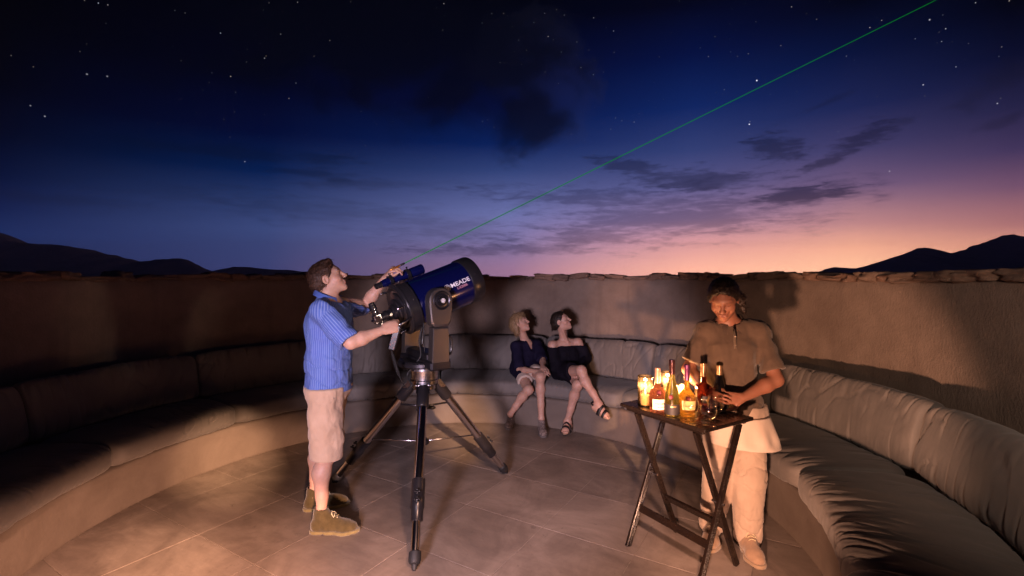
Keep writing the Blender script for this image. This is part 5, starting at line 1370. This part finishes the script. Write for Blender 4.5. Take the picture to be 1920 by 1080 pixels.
b.rc(ch+[-.01,0,.12], hd4.p(0,-.02,-.05), .047, .043, .03); b.rc(ch+[-.01,0,.115], RS, .036, .042, .04); b.rc(ch+[-.01,0,.115], LS, .036, .042, .04)
for q in (-1,1): b.rc(ch+f4*.062+l4*.02*q+[0,0,.112], ch+f4*.03+l4*.11*q+[0,0,.118], .010, .010, .02)
b.rc(ch+f4*.068+l4*.012+[0,0,.115], hd4.p(.045,-.01,-.06), .010, .012, .02)
hd4.prims(b, .2, True); arm(b, RS, RE, RW, .78); arm(b, LS, LE, LW, .78)
hand(b, RW, (.8,-.5,-.1), (0,-.4,.9), 1, ((.3,.5,.4),)*4, .85); hand(b, LW, (-.5,-.7,-.1), (0,-.3,.9), -1, ((.3,.5,.4),)*4, .85)
leg(b, RH, RK, RA, .84, (-.5,.5,-.5)); leg(b, LH, LK, LAn, .84, (0,1,0))
fR = unit(P(1152,776,4.62)-RA); upR = unit(RK-RA); fL = unit([-.30,-.95,0])
foot(b, RA, fR, upR, .92, True, -1); foot(b, LAn+[0,0,-.01], fL, (0,0,1), .92, True, 1)
part('body', b, M_skin('skin'), w2, .005, 1, attr=('tint', lambda v: hd4.tint(v, (.56,.34,.26), (.40,.13,.11), BLKH, .25)))
hs = hd4.hair_cap(.010, .030, .52, -.030); hs.el(hd4.p(0,-.10,-.03), (.036,.034,.036), hd4.A, .02)
hairmesh('hair', hs, MATS['black hair'], w2, .0055, lambda p: -hd4.f-hd4.u*.2, 900, .04, .0016, 6, .003, 60, (1,1,1), .06)
dr_ = Sdf(); dr_.el(ch+[0,0,-.03], (.168,.125,.15), A4, .05); dr_.rc(ch-[0,0,.06], pe, .128, .150, .06, l4, 1.18)
dr_.el(ch+f4*.07+l4*.06+[0,0,-.02], (.07,.06,.065), A4, .05); dr_.el(ch+f4*.07-l4*.06+[0,0,-.02], (.07,.06,.065), A4, .05)
dr_.add(b2t, .03, .012); dr_.rc(RH, RH+(RK-RH)*.62, .104, .090, .06); dr_.rc(LH, LH+(LK-LH)*.58, .104, .088, .06)
for S_, E_, W_ in ((RS, RE, RW), (LS, LE, LW)):
    sl_ = Sdf(); sl_.rc(S_, E_, .066, .060, .03); sl_.rc(E_, E_+(W_-E_)*.9, .056, .046, .03); dr_.add(sl_, .03)
dr_.cut(RH+(RK-RH)*.62, unit(RK-RH)+np.array([.25,0,0]), .006); dr_.cut(ch+[0,0,.092], (0,-.10,1), .006); dr_.sub(b, .001)
M_DRESS = M_cloth('black jersey', (.006,.0055,.009), (.012,.010,.018), .8, 600, 18, .5)
part('dress', dr_, M_DRESS, w2, .0065, 2, lambda v: fbm(v*np.array([1,1,.6]), 10, 4, 68)*.006+folds(.004, 15, 43)(v))
M_SOLE2 = mat('tan sandal sole', (.33,.22,.14), .8)
def sandal(A, fwd, up, k, lat):
    fwd = unit(fwd); up = unit(np.asarray(up)-fwd*np.dot(up, fwd)); sd_ = np.cross(fwd, up)*lat; A = np.asarray(A, float)
    P_ = lambda x, y, z: A+k*(fwd*x+sd_*y+up*z)
    n_ = 28; vs = []; fs = []; th = np.linspace(0, 2*math.pi, n_, endpoint=False)
    for z in (-.094,-.083):
        for t in th: x = .052+.118*math.cos(t); y = .040*math.sin(t)*(1+.18*math.cos(t)); vs.append(P_(x, y, z))
    fs = [[i,(i+1)%n_,n_+(i+1)%n_,n_+i] for i in range(n_)]+[list(range(n_))[::-1], [n_+i for i in range(n_)]]
    so = mesh_obj('sandal', vs, fs, M_SOLE2, w2)
    for x0, h_, w_ in ((.050,.004,.021),(.108,-.026,.014)):
        vs = []; fs = []; a = np.linspace(-.15, math.pi+.15, 17)
        for t in a:
            for dx in (-w_, w_):
                for e in (0, .004): vs.append(P_(x0+dx+.10*(h_+.085)*0, (.050+e)*math.cos(t), -.085+(h_+.090+e-(dx*.45))*max(math.sin(t),-.2)))
        for i in range(16):
            q = i*4; fs += [[q+1,q+5,q+7,q+3],[q,q+2,q+6,q+4],[q,q+4,q+5,q+1],[q+2,q+3,q+7,q+6]]
        mesh_obj('strap', vs, fs, mat('black strap leather', (.008,.007,.008), .5), so)
    m = MB(); a = np.linspace(.5*math.pi, 1.5*math.pi, 15); m.tube([P_(-.030+.052*math.cos(t), .046*math.sin(t), -.030) for t in a], .006, 6, side=up, ks=1.6); m.build('heel_strap', MATS['black strap leather'], so)
sandal(RA, fR, upR, .92, -1); sandal(LAn+[0,0,-.01], fL, (0,0,1), .92, 1)
